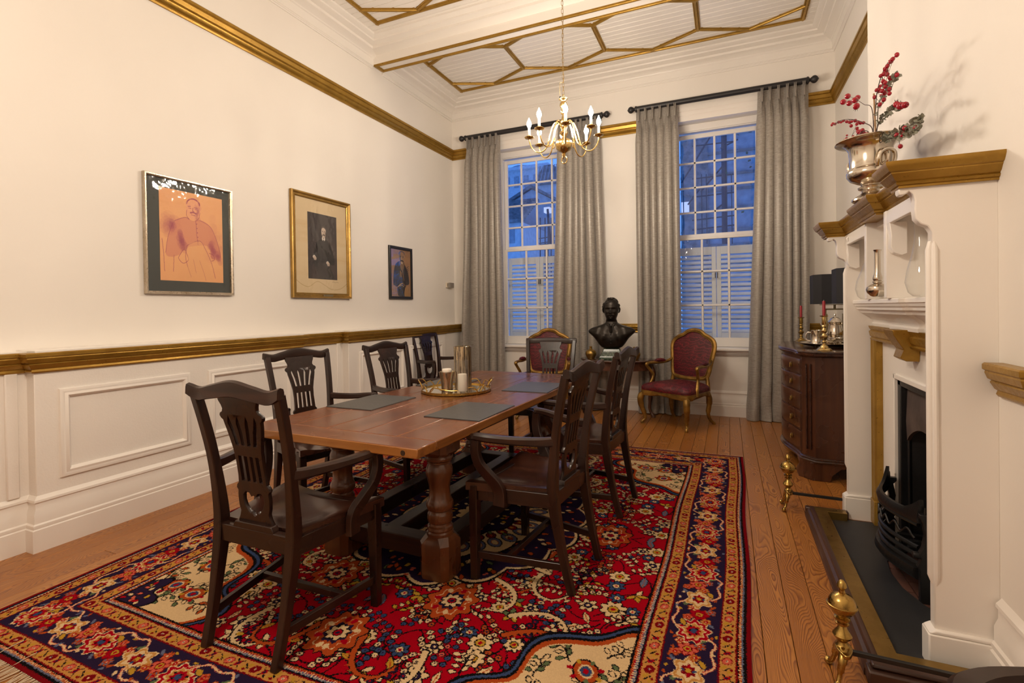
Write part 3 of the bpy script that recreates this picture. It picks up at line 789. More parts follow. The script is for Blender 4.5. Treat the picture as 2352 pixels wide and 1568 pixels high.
# ------------------------------------------------------------------ dining chairs
def post_y(z): return float(np.interp(z, [0, .25, .44, .65, .85, 1.0], [-.30, -.245, -.218, -.232, -.266, -.302]))
def smooth(p, n=6): return catmull(p, n)
def dining_chair(label, hump=.022, straight=False):
    t = thing('dining_chair', label, 'chair', (0, 0, 0), 0, 'dark wooden dining chairs')
    for sx in (-1, 1):
        pts = [(sx*.183, -.300, 0), (sx*.187, -.268, .13), (sx*.190, -.240, .28), (sx*.193, -.218, .44), (sx*.198, -.224, .58), (sx*.206, -.244, .74), (sx*.215, -.272, .88), (sx*.222, -.300, .995)]
        P = smooth(pts, 3); k = len(P)
        MB().bar(P, [.032+.012*max(0, 1-abs(p[2]-.42)/.25) for p in P], [.034+.016*max(0, 1-abs(p[2]-.42)/.3) for p in P]).build('leg', MAT['chairZ'], t)
        MB().bar([(sx*.262, .165, .452), (sx*.262, .165, .3), (sx*.262, .167, .0)], [.046, .044, .036], [.046, .044, .036]).build('leg', MAT['chairZ'], t)
        # arm and its support
        A = smooth([(sx*.203, -.236, .690), (sx*.232, -.17, .687), (sx*.275, -.06, .690), (sx*.315, .04, .699), (sx*.325, .105, .704), (sx*.318, .128, .702)], 4)
        MB().bar(A, [lerp(.026, .044, min(1, i/(len(A)-1)*1.4)) for i in range(len(A))], [lerp(.044, .030, i/(len(A)-1)) for i in range(len(A))], side=(1, 0, 0), c=.5).build('arm', MAT['chairY'], t)
        B = smooth([(sx*.321, .112, .700), (sx*.322, .118, .64), (sx*.312, .105, .575), (sx*.290, .070, .52), (sx*.268, .035, .47), (sx*.262, .025, .43), (sx*.264, .025, .375)], 4)
        MB().bar(B, [.030]*len(B), [lerp(.040, .062, i/(len(B)-1)) for i in range(len(B))], side=(1, 0, 0), c=.25).build('arm_support', MAT['chairZ'], t)
        MB().bar([(sx*.189, -.255, .118), (sx*.262, .165, .118)], .020, .032, c=.1).build('stretcher', MAT['chairY'], t)
        MB().bar([(sx*.198, -.225, .415), (sx*.258, .160, .415)], .026, .066, c=.1).build('side_rail', MAT['chairY'], t)
    MB().box(-.228, .228, -.005, .017, .104, .132).build('stretcher', MAT['chairX'], t, bevel=.002)
    MB().box(-.245, .245, .155, .178, .382, .446).build('front_rail', MAT['chairX'], t, bevel=.003)
    MB().box(-.182, .182, -.236, -.204, .385, .456).build('rear_rail', MAT['chairX'], t, bevel=.004)
    # dished wooden seat
    nu, nv = 18, 16
    def top(u, v):
        y = lerp(-.200, .198, v)+.012*v*(1-(2*u-1)**2); hw_ = lerp(.198, .290, v); q = 2*u-1
        sc = max(0, 1-abs(q/.86)**2.6)*max(0, min(1, v*3.5+.15))
        z = .468-.030*sc*(.55+.45*v)+.006*v*(1-min(1, abs(q)*2.2))*0
        return (q*hw_, y, z)
    m = MB(); m.grid(top, nu, nv)
    b0 = len(m.v); m.grid(lambda u, v: (top(u, v)[0], top(u, v)[1], min(.430, top(u, v)[2]-.012)), nu, nv)
    W_ = nv+1
    ring = [i*W_ for i in range(nu+1)]+[nu*W_+j for j in range(1, nv+1)]+[i*W_+nv for i in range(nu-1, -1, -1)]+[j for j in range(nv-1, 0, -1)]
    for i in range(len(ring)):
        a, b = ring[i], ring[(i+1) % len(ring)]; m.f.append((a, b, b+b0, a+b0))
    m.build('seat', MAT['seat'], t, ang=50)
    # pierced splat
    R_ = [(.104, .985), (.101, .962), (.092, .944), (.089, .930), (.096, .918), (.108, .912), (.113, .902), (.108, .891), (.099, .884), (.097, .868), (.090, .838), (.081, .80), (.074, .765), (.071, .71), (.073, .66), (.075, .632), (.085, .622), (.088, .610), (.081, .600), (.083, .575), (.081, .540), (.074, .518), (.080, .498), (.090, .480), (.094, .462), (.094, .452)]
    outl = R_+[(-x, z) for x, z in reversed(R_)]
    holes = []
    for xb, xt in ((-.0465, -.069), (-.0155, -.0235), (.0155, .0235), (.0465, .069)):
        h = .0085
        holes.append([(xb-h, .786), (xb+h, .786), (lerp(xb, xt, .5)+h, .84), (xt+h*.9, .882), (xt+h*.2, .902), (xt-h*.6, .886), (xt-h*1.1, .872), (lerp(xb, xt, .5)-h, .84)])
        xc = xb*.98; xd = xb*1.02
        holes.append([(xd-.008, .640), (xd+.008, .640), (xc+.008, .742), (xc-.008, .742)])
    hr = [(0, .585), (.012, .580), (.022, .594), (.040, .598), (.054, .584), (.055, .562), (.046, .538), (.030, .520), (.022, .515), (.016, .520), (.008, .508), (0, .503)]
    holes.append(hr+[(-x, z) for x, z in reversed(hr[1:-1])])
    me = curve_mesh([outl]+holes, .016, .0018)
    for v in me.vertices:
        x, z, d_ = v.co; v.co = (x, post_y(z)+.006+d_, z)
    me.materials.append(MAT['chairZ']); me.name = 'splat'
    o = bpy.data.objects.new('splat', me); COL.objects.link(o); o.parent = t
    MB().loft([[(x, y, z) for x, y in ((-w_, -.236), (w_, -.236), (w_, -.204), (-w_, -.204))] for w_, z in ((.108, .452), (.104, .466), (.096, .478))]).build('splat_shoe', MAT['chairX'], t, bevel=.003)
    # crest rail
    rings = []
    for i in range(29):
        u = -1+2*i/28; x = u*.240; a = abs(u)
        zc = .992+hump*math.exp(-(u/.42)**2)-(0 if straight else .006*math.exp(-((a-.72)/.14)**2))+(.013 if not straight else .004)*max(0, (a-.82)/.18)**1.3
        hz = .025+(.006 if not straight else .0)*math.exp(-(u/.5)**2)-.004*max(0, (a-.9)/.1); yc = -.300-.012*(1-u*u)-.010*max(0, (a-.8)/.2)
        hy = .0165
        pr = [(-hy, -hz*.9), (-hy*.9, hz*.3), (-hy*.75, hz*.8), (0, hz*1.02), (hy*.8, hz*.75), (hy, hz*.2), (hy, -hz*.85), (hy*.7, -hz), (-hy*.7, -hz)]
        rings.append([(x, yc+a_, zc+b_) for a_, b_ in pr])
    MB().loft(rings).build('crest_rail', MAT['chairX'], t, ang=45)
    return t
proto = dining_chair('nearest dark wooden armchair, its pierced back turned to us at the near table end')
proto2 = dining_chair('dark straight-crested armchair at the far end of the table, before a crimson armchair', .004, True)
tab = child_table()
def place(o, x, y, deg): o.location = (x, y, .0078); o.rotation_euler = (0, 0, math.radians(deg))
place(proto, -1.697, 1.600, 0.6)
place(proto2, -1.490, 4.150, 187)
for lab, src, x, y, deg in (
    ('dark wooden armchair on the right side of the table, nearest the fireplace', proto, -.940, 2.375, 84.5),
    ('dark wooden armchair right of the table, farther of the two on that side', proto, -.905, 3.285, 85),
    ('dark wooden armchair left of the table, in front of the panelled dado', proto, -2.474, 2.548, -103.1),
    ('dark wooden armchair left of the table, farther of the two on that side', proto, -2.329, 3.373, -98.8),
    ('dark wooden armchair standing against the left wall beside the curtain', proto2, -3.215, 5.30, -97),
    ('dark wooden armchair at the right edge, only an arm tip in view', proto, .652, .850, 140.3)):
    c = copy_tree(src, tab); c['label'] = lab; place(c, x, y, deg)
    if y > 5 or x > 0: c.location.z = 0

# ------------------------------------------------------------------ gilded armchairs
def fauteuil(label):
    t = thing('gilded_armchair', label, 'armchair', (0, 0, 0), 0, 'crimson and gilt armchairs')
    half = [(0, 1.035), (.075, 1.022), (.135, .982), (.195, .955), (.250, .915), (.272, .85), (.262, .76), (.246, .66), (.232, .57), (.205, .515), (.12, .497), (0, .490)]
    loop2 = half+[(-x, z) for x, z in reversed(half[1:-1])]
    L = catmull(loop2, 5, True)
    by = lambda z: -.235-(z-.42)*.20
    MB().tube([(x, by(z), z) for x, z in L], [(.020, .024)]*len(L), 10, loop=True, up=(0, 1, 0)).build('back_frame', MAT['giltchair'], t)
    cz = .75
    def ups(u, v, s=1):
        i = int(round(u*len(L))) % len(L); x, z = L[i]; r = v
        return (x*r*.965, by(cz+(z-cz)*r)+s*.034*(1-r**2.2)+s*.004, cz+(z-cz)*r*.965)
    MB().grid(lambda u, v: ups(u, v), len(L), 8).build('back_cushion', MAT['damask'], t, ang=60)
    MB().grid(lambda u, v: ups(u, v, -.45), len(L), 4).build('outside_back', MAT['damask'], t, ang=60)
    MB().tube([(x*.93, by(cz+(z-cz)*.94)+.018, cz+(z-cz)*.94) for x, z in L], .005, 6, loop=True).build('gimp_braid', MAT['giltchair'], t)
    plan = [(-.318, .205), (-.255, .262), (-.15, .262), (0, .285), (.15, .262), (.255, .262), (.318, .205), (.308, .05), (.285, -.12), (.262, -.235), (.13, -.255), (0, -.258), (-.13, -.255), (-.262, -.235), (-.285, -.12), (-.308, .05)]
    Pl = catmull(plan, 4, True)
    rings = []
    for z, s, sc in ((.318, .95, 1), (.322, .985, 1), (.345, 1.0, .3), (.372, .99, 0), (.376, .93, 0)):
        rings.append([(x*s, y*s, z+sc*.030*(1-min(1, (abs(x)/.26)**2 if y > .15 else (abs(y)/.2)**2 if abs(x) > .25 else 1))*.9-sc*.012*math.exp(-((abs(x)-.14)/.06)**2)*(y > .15)) for x, y in Pl])
    MB().loft(rings).build('seat_rail', MAT['giltchair'], t, ang=50)
    rings = [[(x*s, y*s, z+.012*(1-(x/.3)**2)*(s > .5)) for x, y in Pl] for z, s in ((.366, .955), (.385, .985), (.412, .985), (.437, .93), (.456, .80), (.468, .58), (.474, .3), (.476, .05))]
    MB().loft(rings).build('seat_cushion', MAT['damask'], t, ang=60)
    MB().tube([(x*.985, y*.985, .377) for x, y in Pl], .005, 6, loop=True).build('gimp_braid', MAT['giltchair'], t)
    for sx in (-1, 1):
        MB().tube(smooth([(sx*.272, .215, .355), (sx*.288, .240, .325), (sx*.298, .252, .27), (sx*.290, .238, .19), (sx*.270, .212, .10), (sx*.268, .212, .05), (sx*.285, .240, .022), (sx*.282, .238, .0)], 4), [.026]*4+[.037]*4+[.034]*4+[.027]*4+[.020]*4+[.017]*4+[.018]*4+[.024], 10).build('leg', MAT['giltchair'], t)
        MB().tube(smooth([(sx*.245, -.215, .355), (sx*.250, -.235, .30), (sx*.246, -.24, .22), (sx*.236, -.235, .13), (sx*.242, -.26, .06), (sx*.256, -.305, .015), (sx*.257, -.312, .0)], 4), [.030]*4+[.032]*4+[.026]*4+[.020]*4+[.018]*4+[.020]*4+[.022], 10).build('leg', MAT['giltchair'], t)
        MB().tube(smooth([(sx*.215, by(.53), .53), (sx*.228, by(.47)-.004, .46), (sx*.245, -.232, .37)], 4), .022, 8).build('back_stile', MAT['giltchair'], t)
        arm = smooth([(sx*.252, by(.70), .705), (sx*.268, -.21, .672), (sx*.292, -.10, .660), (sx*.312, .01, .664), (sx*.322, .075, .660), (sx*.324, .10, .645), (sx*.318, .085, .618), (sx*.302, .055, .575), (sx*.288, .03, .53), (sx*.292, .045, .475), (sx*.304, .075, .42), (sx*.303, .085, .355)], 4)
        k = len(arm)
        MB().tube(arm, [.017+.006*math.exp(-((i/k-.42)/.05)**2)+.010*max(0, (i/k-.85)/.15) for i in range(k)], 9).build('arm', MAT['giltchair'], t)
        MB().tube([(sx*.274, -.185, .676), (sx*.281, -.15, .683), (sx*.291, -.105, .686), (sx*.301, -.055, .686), (sx*.309, -.015, .678)], [.010, .021, .025, .021, .008], 10).build('arm_pad', MAT['damask'], t)
    return t
f1 = fauteuil('crimson damask armchair with gilt cabriole legs right of the bust, turned towards the table')
tab = child_table()
f1.location = (-.530, 5.800, 0); f1.rotation_euler = (0, 0, math.radians(150))
f2 = copy_tree(f1, tab); f2['label'] = 'crimson damask gilt armchair left of the bust, half hidden by the end dining chair'
f2.location = (-2.06, 5.72, 0); f2.rotation_euler = (0, 0, math.radians(188))

# ------------------------------------------------------------------ half-round side table, bust, pots
DX, DY, DZ = -1.235, 6.14, .688
dm = thing('half_round_table', 'dark mahogany half-round side table carrying the bronze bust between the windows', 'table', (DX, DY, 0))
def demi(a, b, n=28, y0=0.0): return [(a*math.cos(PI*i/n), y0-b*math.sin(PI*i/n)) for i in range(n+1)]
m = MB(); rings = []
for a, z in ((.452, .660), (.462, .666), (.466, .676), (.460, .686), (.45, .688)): rings.append([(x, y, z) for x, y in demi(a, a*.84)]+[(-.3, .03, z), (.3, .03, z)])
m.loft(rings).build('table_top', MAT['commodeY'], dm, ang=45)
MB().loft([[(x, y, z) for x, y in demi(.425, .352)]+[(-.3, .02, z), (.3, .02, z)] for z in (.565, .66)]).build('frieze', MAT['commodeZ'], dm)
for lx, ly in ((0, -.338), (-.395, -.06), (.395, -.06)):
    q = Vector((lx, ly)).normalized()
    P = [(lx+q.x*o, ly+q.y*o, z) for o, z in ((-.01, .62), (.012, .56), (.018, .48), (.0, .34), (-.018, .18), (-.02, .09), (.012, .03), (.022, .0))]
    MB().tube(smooth(P, 4), [.036]*4+[.040]*4+[.033]*4+[.025]*4+[.019]*4+[.016]*4+[.026]*4+[.030], 10).build('leg', MAT['commodeZ'], dm)

# bronze bust
BX, BY = -1.268, 5.915
bu = thing('portrait_bust', 'dark bronze bust of a moustached man in a jacket on a green marble block', 'bust', (BX, BY, DZ), .12)
tx = []   # torso outline: z, half width, front depth, back depth, x shift
prof = [(.128, .055, .04, .03, 0), (.150, .115, .085, .05, 0), (.185, .150, .105, .06, 0), (.225, .178, .115, .07, 0), (.262, .205, .118, .078, 0), (.300, .245, .114, .082, 0), (.325, .270, .105, .082, 0), (.350, .272, .098, .080, 0), (.375, .240, .092, .078, 0), (.395, .185, .085, .074, 0), (.412, .130, .078, .070, 0), (.428, .092, .072, .066, 0), (.445, .070, .066, .062, 0), (.462, .066, .066, .062, 0)]
P4 = catmull(prof, 4)
head = [(.475, .062, .072, .064), (.485, .060, .080, .068), (.497, .062, .088, .074), (.512, .068, .092, .082), (.530, .074, .094, .090), (.552, .080, .095, .096), (.575, .084, .096, .100), (.600, .087, .096, .102), (.625, .088, .096, .102), (.650, .086, .093, .100), (.672, .080, .085, .094), (.692, .069, .072, .083), (.708, .053, .054, .064), (.719, .032, .034, .040), (.724, .010, .012, .014)]
rings = []
N_ = 72
def g(d, s): return math.exp(-(d/s)**2)
def ringat(z, w, f, b, face):
    out = []
    for j in range(N_):
        th = 2*PI*j/N_; c, s = math.cos(th), math.sin(th)
        e = .9 if face else .8
        x = w*math.copysign(abs(c)**e, c); y = -(f if s > 0 else b)*math.copysign(abs(s)**e, s)
        if face and s > 0:
            x_ = x
            d = 0
            d += .034*g(x_, .012)*max(0, min(1, (.612-z)/.045))*(z > .548) + .030*g(x_, .014)*g(z-.552, .010)
            d += .008*g(x_, .055)*g(z-.618, .010)                       # brow
            d -= .015*(g(x_-.034, .018)+g(x_+.034, .018))*g(z-.597, .013)  # eye sockets
            d += .008*(g(x_-.034, .011)+g(x_+.034, .011))*g(z-.596, .007)
            d += .007*(g(x_-.05, .02)+g(x_+.05, .02))*g(z-.565, .018)   # cheeks
            d += .014*g(x_, .030)*g(z-.533, .007)+.006*(g(x_-.03, .012)+g(x_+.03, .012))*g(z-.525, .01)  # moustache
            d -= .006*g(x_, .02)*g(z-.519, .004); d += .007*g(x_, .018)*g(z-.511, .005)
            d += .012*g(x_, .022)*g(z-.489, .011)
            d -= .005*(g(x_-.022, .006)+g(x_+.022, .006))*g(z-.55, .02)
            y -= d
        if not face and s > 0 and .17 < z < .43:
            k_ = min(1, (z-.17)/.08)
            la = .030+.11*max(0, (.40-z)/.25)*.9       # jacket fronts open over the waistcoat
            y -= k_*(.014*g(abs(x)-la, .012)+.008*g(abs(x)-la-.035, .025)) - k_*.006*g(x, la*.6)
            y -= .006*math.sin(abs(x)*70+z*25)*g(abs(x)-.17, .07)
        out.append((x, y-.012*0, z))
    return out
for z, w_, f_, b_, sh in P4[:-1]: rings.append(ringat(z, w_, f_, b_, False))
for z, w_, f_, b_ in catmull(head, 4): rings.append([(x, y-.016, zz) for x, y, zz in ringat(z, w_, f_, b_, True)])
MB().loft(rings).build('figure', MAT['bronze'], bu, ang=70)
for sx in (-1, 1):
    MB().tube([(sx*.086, -.008, .555), (sx*.094, -.006, .57), (sx*.098, .0, .592), (sx*.095, .006, .612), (sx*.086, .004, .616)], [(.006, .008), (.009, .012), (.010, .016), (.009, .014), (.004, .007)], 10).build('ear', MAT['bronze'], bu)
rg = random.Random(4)
m = MB()
for i in range(46):
    th = rg.uniform(0, 2*PI); ph = rg.uniform(0, 1)
    z = .612+.115*ph; rr_ = math.sqrt(max(0, 1-((z-.60)/.128)**2)); x = .090*rr_*math.cos(th); y = -.016-(.088 if math.sin(th) > 0 else .102)*rr_*math.sin(th)
    if math.sin(th) > .35 and z < .672: continue
    dx, dy = -math.sin(th)*.028, math.cos(th)*.02
    m.tube([(x-dx*.8, y-dy*.8, z-.008), (x*1.05-dx*.2, y*1.0-dy*.2, z+.006), (x*1.05+dx*.4, y*1.0+dy*.4, z+.004), (x+dx, y+dy, z-.012)], [.006, .014, .013, .005], 7)
m.build('hair', MAT['bronze'], bu, ang=60)
m = MB()
for sx in (-1, 1):
    m.loft([[(sx*x, y, z) for x, y, z in q] for q in (((.012, -.100, .405), (.050, -.088, .428), (.052, -.080, .418), (.014, -.092, .396)), ((.022, -.112, .36), (.030, -.112, .395), (.030, -.102, .39), (.022, -.104, .357)))])
m.build('shirt_collar', MAT['bronze'], bu)
m = MB().loft([[(x, y, z) for x, y in ((-w_, yy), (0, yy-.012), (w_, yy), (0, yy+.01))] for z, w_, yy in ((.412, .010, -.098), (.40, .016, -.105), (.385, .011, -.104), (.345, .020, -.112), (.325, .012, -.112))]); m.build('necktie', MAT['bronze'], bu)
for z in (.305, .27, .235, .20): MB().lathe([(.0, 0), (.006, .001), (.007, .004), (.0, .006)], 10, Matrix.Translation((0, -.112-.004*(z > .22), z)) @ Matrix.Rotation(PI/2, 4, 'X')).build('button', MAT['bronze'], bu)
MB().loft([[(x*s, y*s, z) for x, y in ((-.15, -.085), (.15, -.085), (.15, .085), (-.15, .085))] for z, s in ((0, 1.0), (.03, 1.0), (.06, .84), (.10, .70), (.135, .62))]).build('marble_block', MAT['marble'], bu, bevel=.008)
def pot(x, y, lab):
    t = thing('brass_pot', lab, 'pot', (x, y, DZ), 0, 'round brass pots')
    MB().lathe([(.0, .0), (.040, .001), (.043, .006), (.056, .03), (.066, .058), (.066, .072), (.058, .092), (.040, .108), (.020, .116), (.016, .120)], 28).build('body', MAT['oldbrass'], t)
    MB().lathe([(.015, .118), (.018, .124), (.014, .130), (.015, .140), (.019, .146), (.014, .152), (.0, .154)], 20).build('lid', MAT['oldbrass'], t)
pot(-1.533, 5.955, 'round old brass pot with a lid left of the bust')
pot(-1.010, 5.965, 'round old brass pot right of the bust, partly behind a dining chair')
# ------------------------------------------------------------------ curtain rods and curtains
RY, RZ = 6.315, 3.752
def rod(x0, x1, label):
    t = thing('curtain_rod', label, 'curtain rod', ((x0+x1)/2, RY, RZ), 0, 'curtain rods'); h = (x1-x0)/2
    R_ = Matrix.Rotation(PI/2, 4, 'Y')
    MB().lathe([(.0, -h), (.032, -h), (.032, h), (.0, h)], 20, R_).build('pole', MAT['rod'], t)
    fin = MB().lathe([(.0, 0), (.034, 0), (.038, .004), (.038, .016), (.032, .022), (.020, .028), (.018, .036), (.026, .044), (.038, .060), (.041, .074), (.038, .088), (.026, .102), (.0, .118)], 20).mesh('finial', MAT['rod'])
    inst(fin, 'finial', t, M=Matrix.Translation((h, 0, 0)) @ Matrix.Rotation(PI/2, 4, 'Y'))
    inst(fin, 'finial', t, M=Matrix.Translation((-h, 0, 0)) @ Matrix.Rotation(-PI/2, 4, 'Y'))
    for bx in (-h+.05, h-.05):
        MB().box(bx-.012, bx+.012, 0, YB-RY, -.008, .008).box(bx-.03, bx+.03, YB-RY-.012, YB-RY, -.05, .05).build('bracket', MAT['rod'], t)
rod(-3.40, -1.455, 'black curtain rod with ball finials above the left window, behind the chandelier')
rod(-1.005, .815, 'black curtain rod with ball finials above the right window')
def curtain(label, xt0, xt1, xb0, xb1, n, seed, ypuff=0.0, zb=.012, hem=None):
    rg = random.Random(seed)
    t = thing('curtain', label, 'curtain', ((xt0+xt1)/2, RY, zb), 0, 'grey silk curtains')
    L = RZ-.032-zb; off = (xt0+xt1)/2
    ws = [rg.uniform(.7, 1.35) for _ in range(n)]; tot = sum(ws); ed = [0]
    for w_ in ws: ed.append(ed[-1]+w_/tot)
    wsb = [w_*rg.uniform(.55, 1.7) for w_ in ws]; totb = sum(wsb); eb = [0]
    for w_ in wsb: eb.append(eb[-1]+w_/totb)
    am = [rg.uniform(.55, 1.25) for _ in range(n)]; ph = [rg.uniform(-.5, .5) for _ in range(n)]
    NU, NV = n*16, 46
    def fn(u, v):
        i = min(n-1, int(u*n)); f = u*n-i
        k = v**.8
        s = lerp(lerp(ed[i], ed[i+1], f), lerp(eb[i], eb[i+1], f), k)
        x = lerp(lerp(xt0, xt1, s), lerp(xb0, xb1, s), v**1.1)
        # top: pinched triple pleat; below: full round folds
        pinch = math.exp(-((f-.5)/.13)**2)*(.034+.014*math.cos((f-.5)*48)) - .008
        fold = (.5-.5*math.cos(2*PI*f))
        amp = lerp(.070, .098, v)*am[i]
        full = amp*(fold**1.25) - .025*math.sin(2*PI*f+ph[i]*3*v)*v
        b = min(1, max(0, (v-.012)/.10)); b = b*b*(3-2*b)
        y = lerp(pinch, full, b)
        x -= lerp(0, .020*math.sin(2*PI*f)*1.3, b)
        y += .012*math.sin(9*v+seed+u*5)*v + ypuff*v
        wr = max(0, (v-.82)/.18)
        y += wr*.012*math.sin(v*60+u*22+seed); x += wr*.006*math.sin(v*44+i*2)
        z = RZ-.030+.018*(1-b)*math.exp(-((f-.5)/.16)**2)-v*L
        return (x-off, -y+.012, z-zb)
    m = MB(); m.grid(fn, NU, NV, uv=True)
    o = m.build('panel', MAT['curtain'], t, ang=75, fix=False)
    uvl = o.data.uv_layers[0]
    arr = np.zeros(len(o.data.loops)*2, np.float32); uvl.data.foreach_get('uv', arr); arr = arr.reshape(-1, 2)
    arr[:, 0] = arr[:, 0]*1.1+seed*3.1; arr[:, 1] *= 1.0; uvl.data.foreach_set('uv', arr.ravel())
    # sewn pinch pleat fins at the heading
    for i in range(n):
        s = lerp(ed[i], ed[i+1], .5); x = lerp(xt0, xt1, s)-off
        fm = MB()
        for q in (-.011, 0, .011):
            fm.loft([[(x+q*k_-.0022, -.006-d_, z_), (x+q*k_+.0022, -.006-d_, z_), (x+q*k_+.0022, .01, z_), (x+q*k_-.0022, .01, z_)] for z_, k_, d_ in ((RZ-.012-zb, 1.0, .034), (RZ-.05-zb, .8, .036), (RZ-.11-zb, .5, .032), (RZ-.17-zb, .35, .05))])
        fm.build('pinch_pleat', MAT['curtain'], t, ang=60)
    return t
curtain('grey silk curtain left of the left window, beside the room corner', -3.405, -2.875, -3.53, -2.83, 6, 1)
curtain('grey silk curtain right of the left window, beside the bronze bust', -2.035, -1.475, -2.20, -1.40, 6, 2)
curtain('grey silk curtain left of the right window, behind the half-round table', -1.020, -.525, -1.01, -.52, 6, 3)
curtain('grey silk curtain right of the right window, beside the chest of drawers', .335, .835, .185, .80, 6, 4, .02, .004)

# ------------------------------------------------------------------ painter for rug and pictures (numpy, metric canvas)
class Cv:
    def __init__(s, w, h, res, bg):
        s.w, s.h, s.res = w, h, res; s.nx, s.ny = int(round(w/res)), int(round(h/res))
        s.a = np.zeros((s.ny, s.nx, 3), np.float32); s.a[:] = bg; s.mask = None
    def _win(s, x0, x1, y0, y1):
        i0 = max(0, int(x0/s.res)-1); i1 = min(s.nx, int(x1/s.res)+2); j0 = max(0, int(y0/s.res)-1); j1 = min(s.ny, int(y1/s.res)+2)
        if i1 <= i0 or j1 <= j0: return None
        X, Y = np.meshgrid((np.arange(i0, i1)+.5)*s.res, (np.arange(j0, j1)+.5)*s.res)
        return slice(j0, j1), slice(i0, i1), X, Y
    def put(s, sl, m, c, al=1.0):
        if s.mask is not None: m = m & s.mask[sl]
        v = s.a[sl]
        if al >= 1: v[m] = c
        else: v[m] = v[m]*(1-al)+np.array(c, np.float32)*al
    def ell(s, x, y, a, b, rot, c, al=1.0):
        r = max(a, b); q = s._win(x-r, x+r, y-r, y+r)
        if q is None: return
        X, Y = q[2]-x, q[3]-y; cs, sn = math.cos(rot), math.sin(rot)
        u = X*cs+Y*sn; v = -X*sn+Y*cs
        s.put(q[:2], (u/a)**2+(v/b)**2 <= 1, c, al)
    def poly(s, P, c, al=1.0):
        P = np.array(P, float); q = s._win(P[:, 0].min(), P[:, 0].max(), P[:, 1].min(), P[:, 1].max())
        if q is None: return
        X, Y = q[2], q[3]; m = np.zeros(X.shape, bool); n = len(P)
        for i in range(n):
            x1, y1 = P[i]; x2, y2 = P[i-1]
            if y1 == y2: continue
            cnd = ((y1 > Y) != (y2 > Y)) & (X < (x2-x1)*(Y-y1)/(y2-y1)+x1); m ^= cnd
        s.put(q[:2], m, c, al)
    def line(s, P, w, c, al=1.0, taper=None):
        P = np.array(P, float); n = len(P)
        for i in range(n-1):
            w_ = w if taper is None else w*lerp(taper[0], taper[1], i/max(1, n-2))
            a, b = P[i], P[i+1]; q = s._win(min(a[0], b[0])-w_, max(a[0], b[0])+w_, min(a[1], b[1])-w_, max(a[1], b[1])+w_)
            if q is None: continue
            d = b-a; L2 = max(d@d, 1e-12); X, Y = q[2]-a[0], q[3]-a[1]
            t = np.clip((X*d[0]+Y*d[1])/L2, 0, 1)
            s.put(q[:2], (X-t*d[0])**2+(Y-t*d[1])**2 <= (w_/2)**2, c, al)

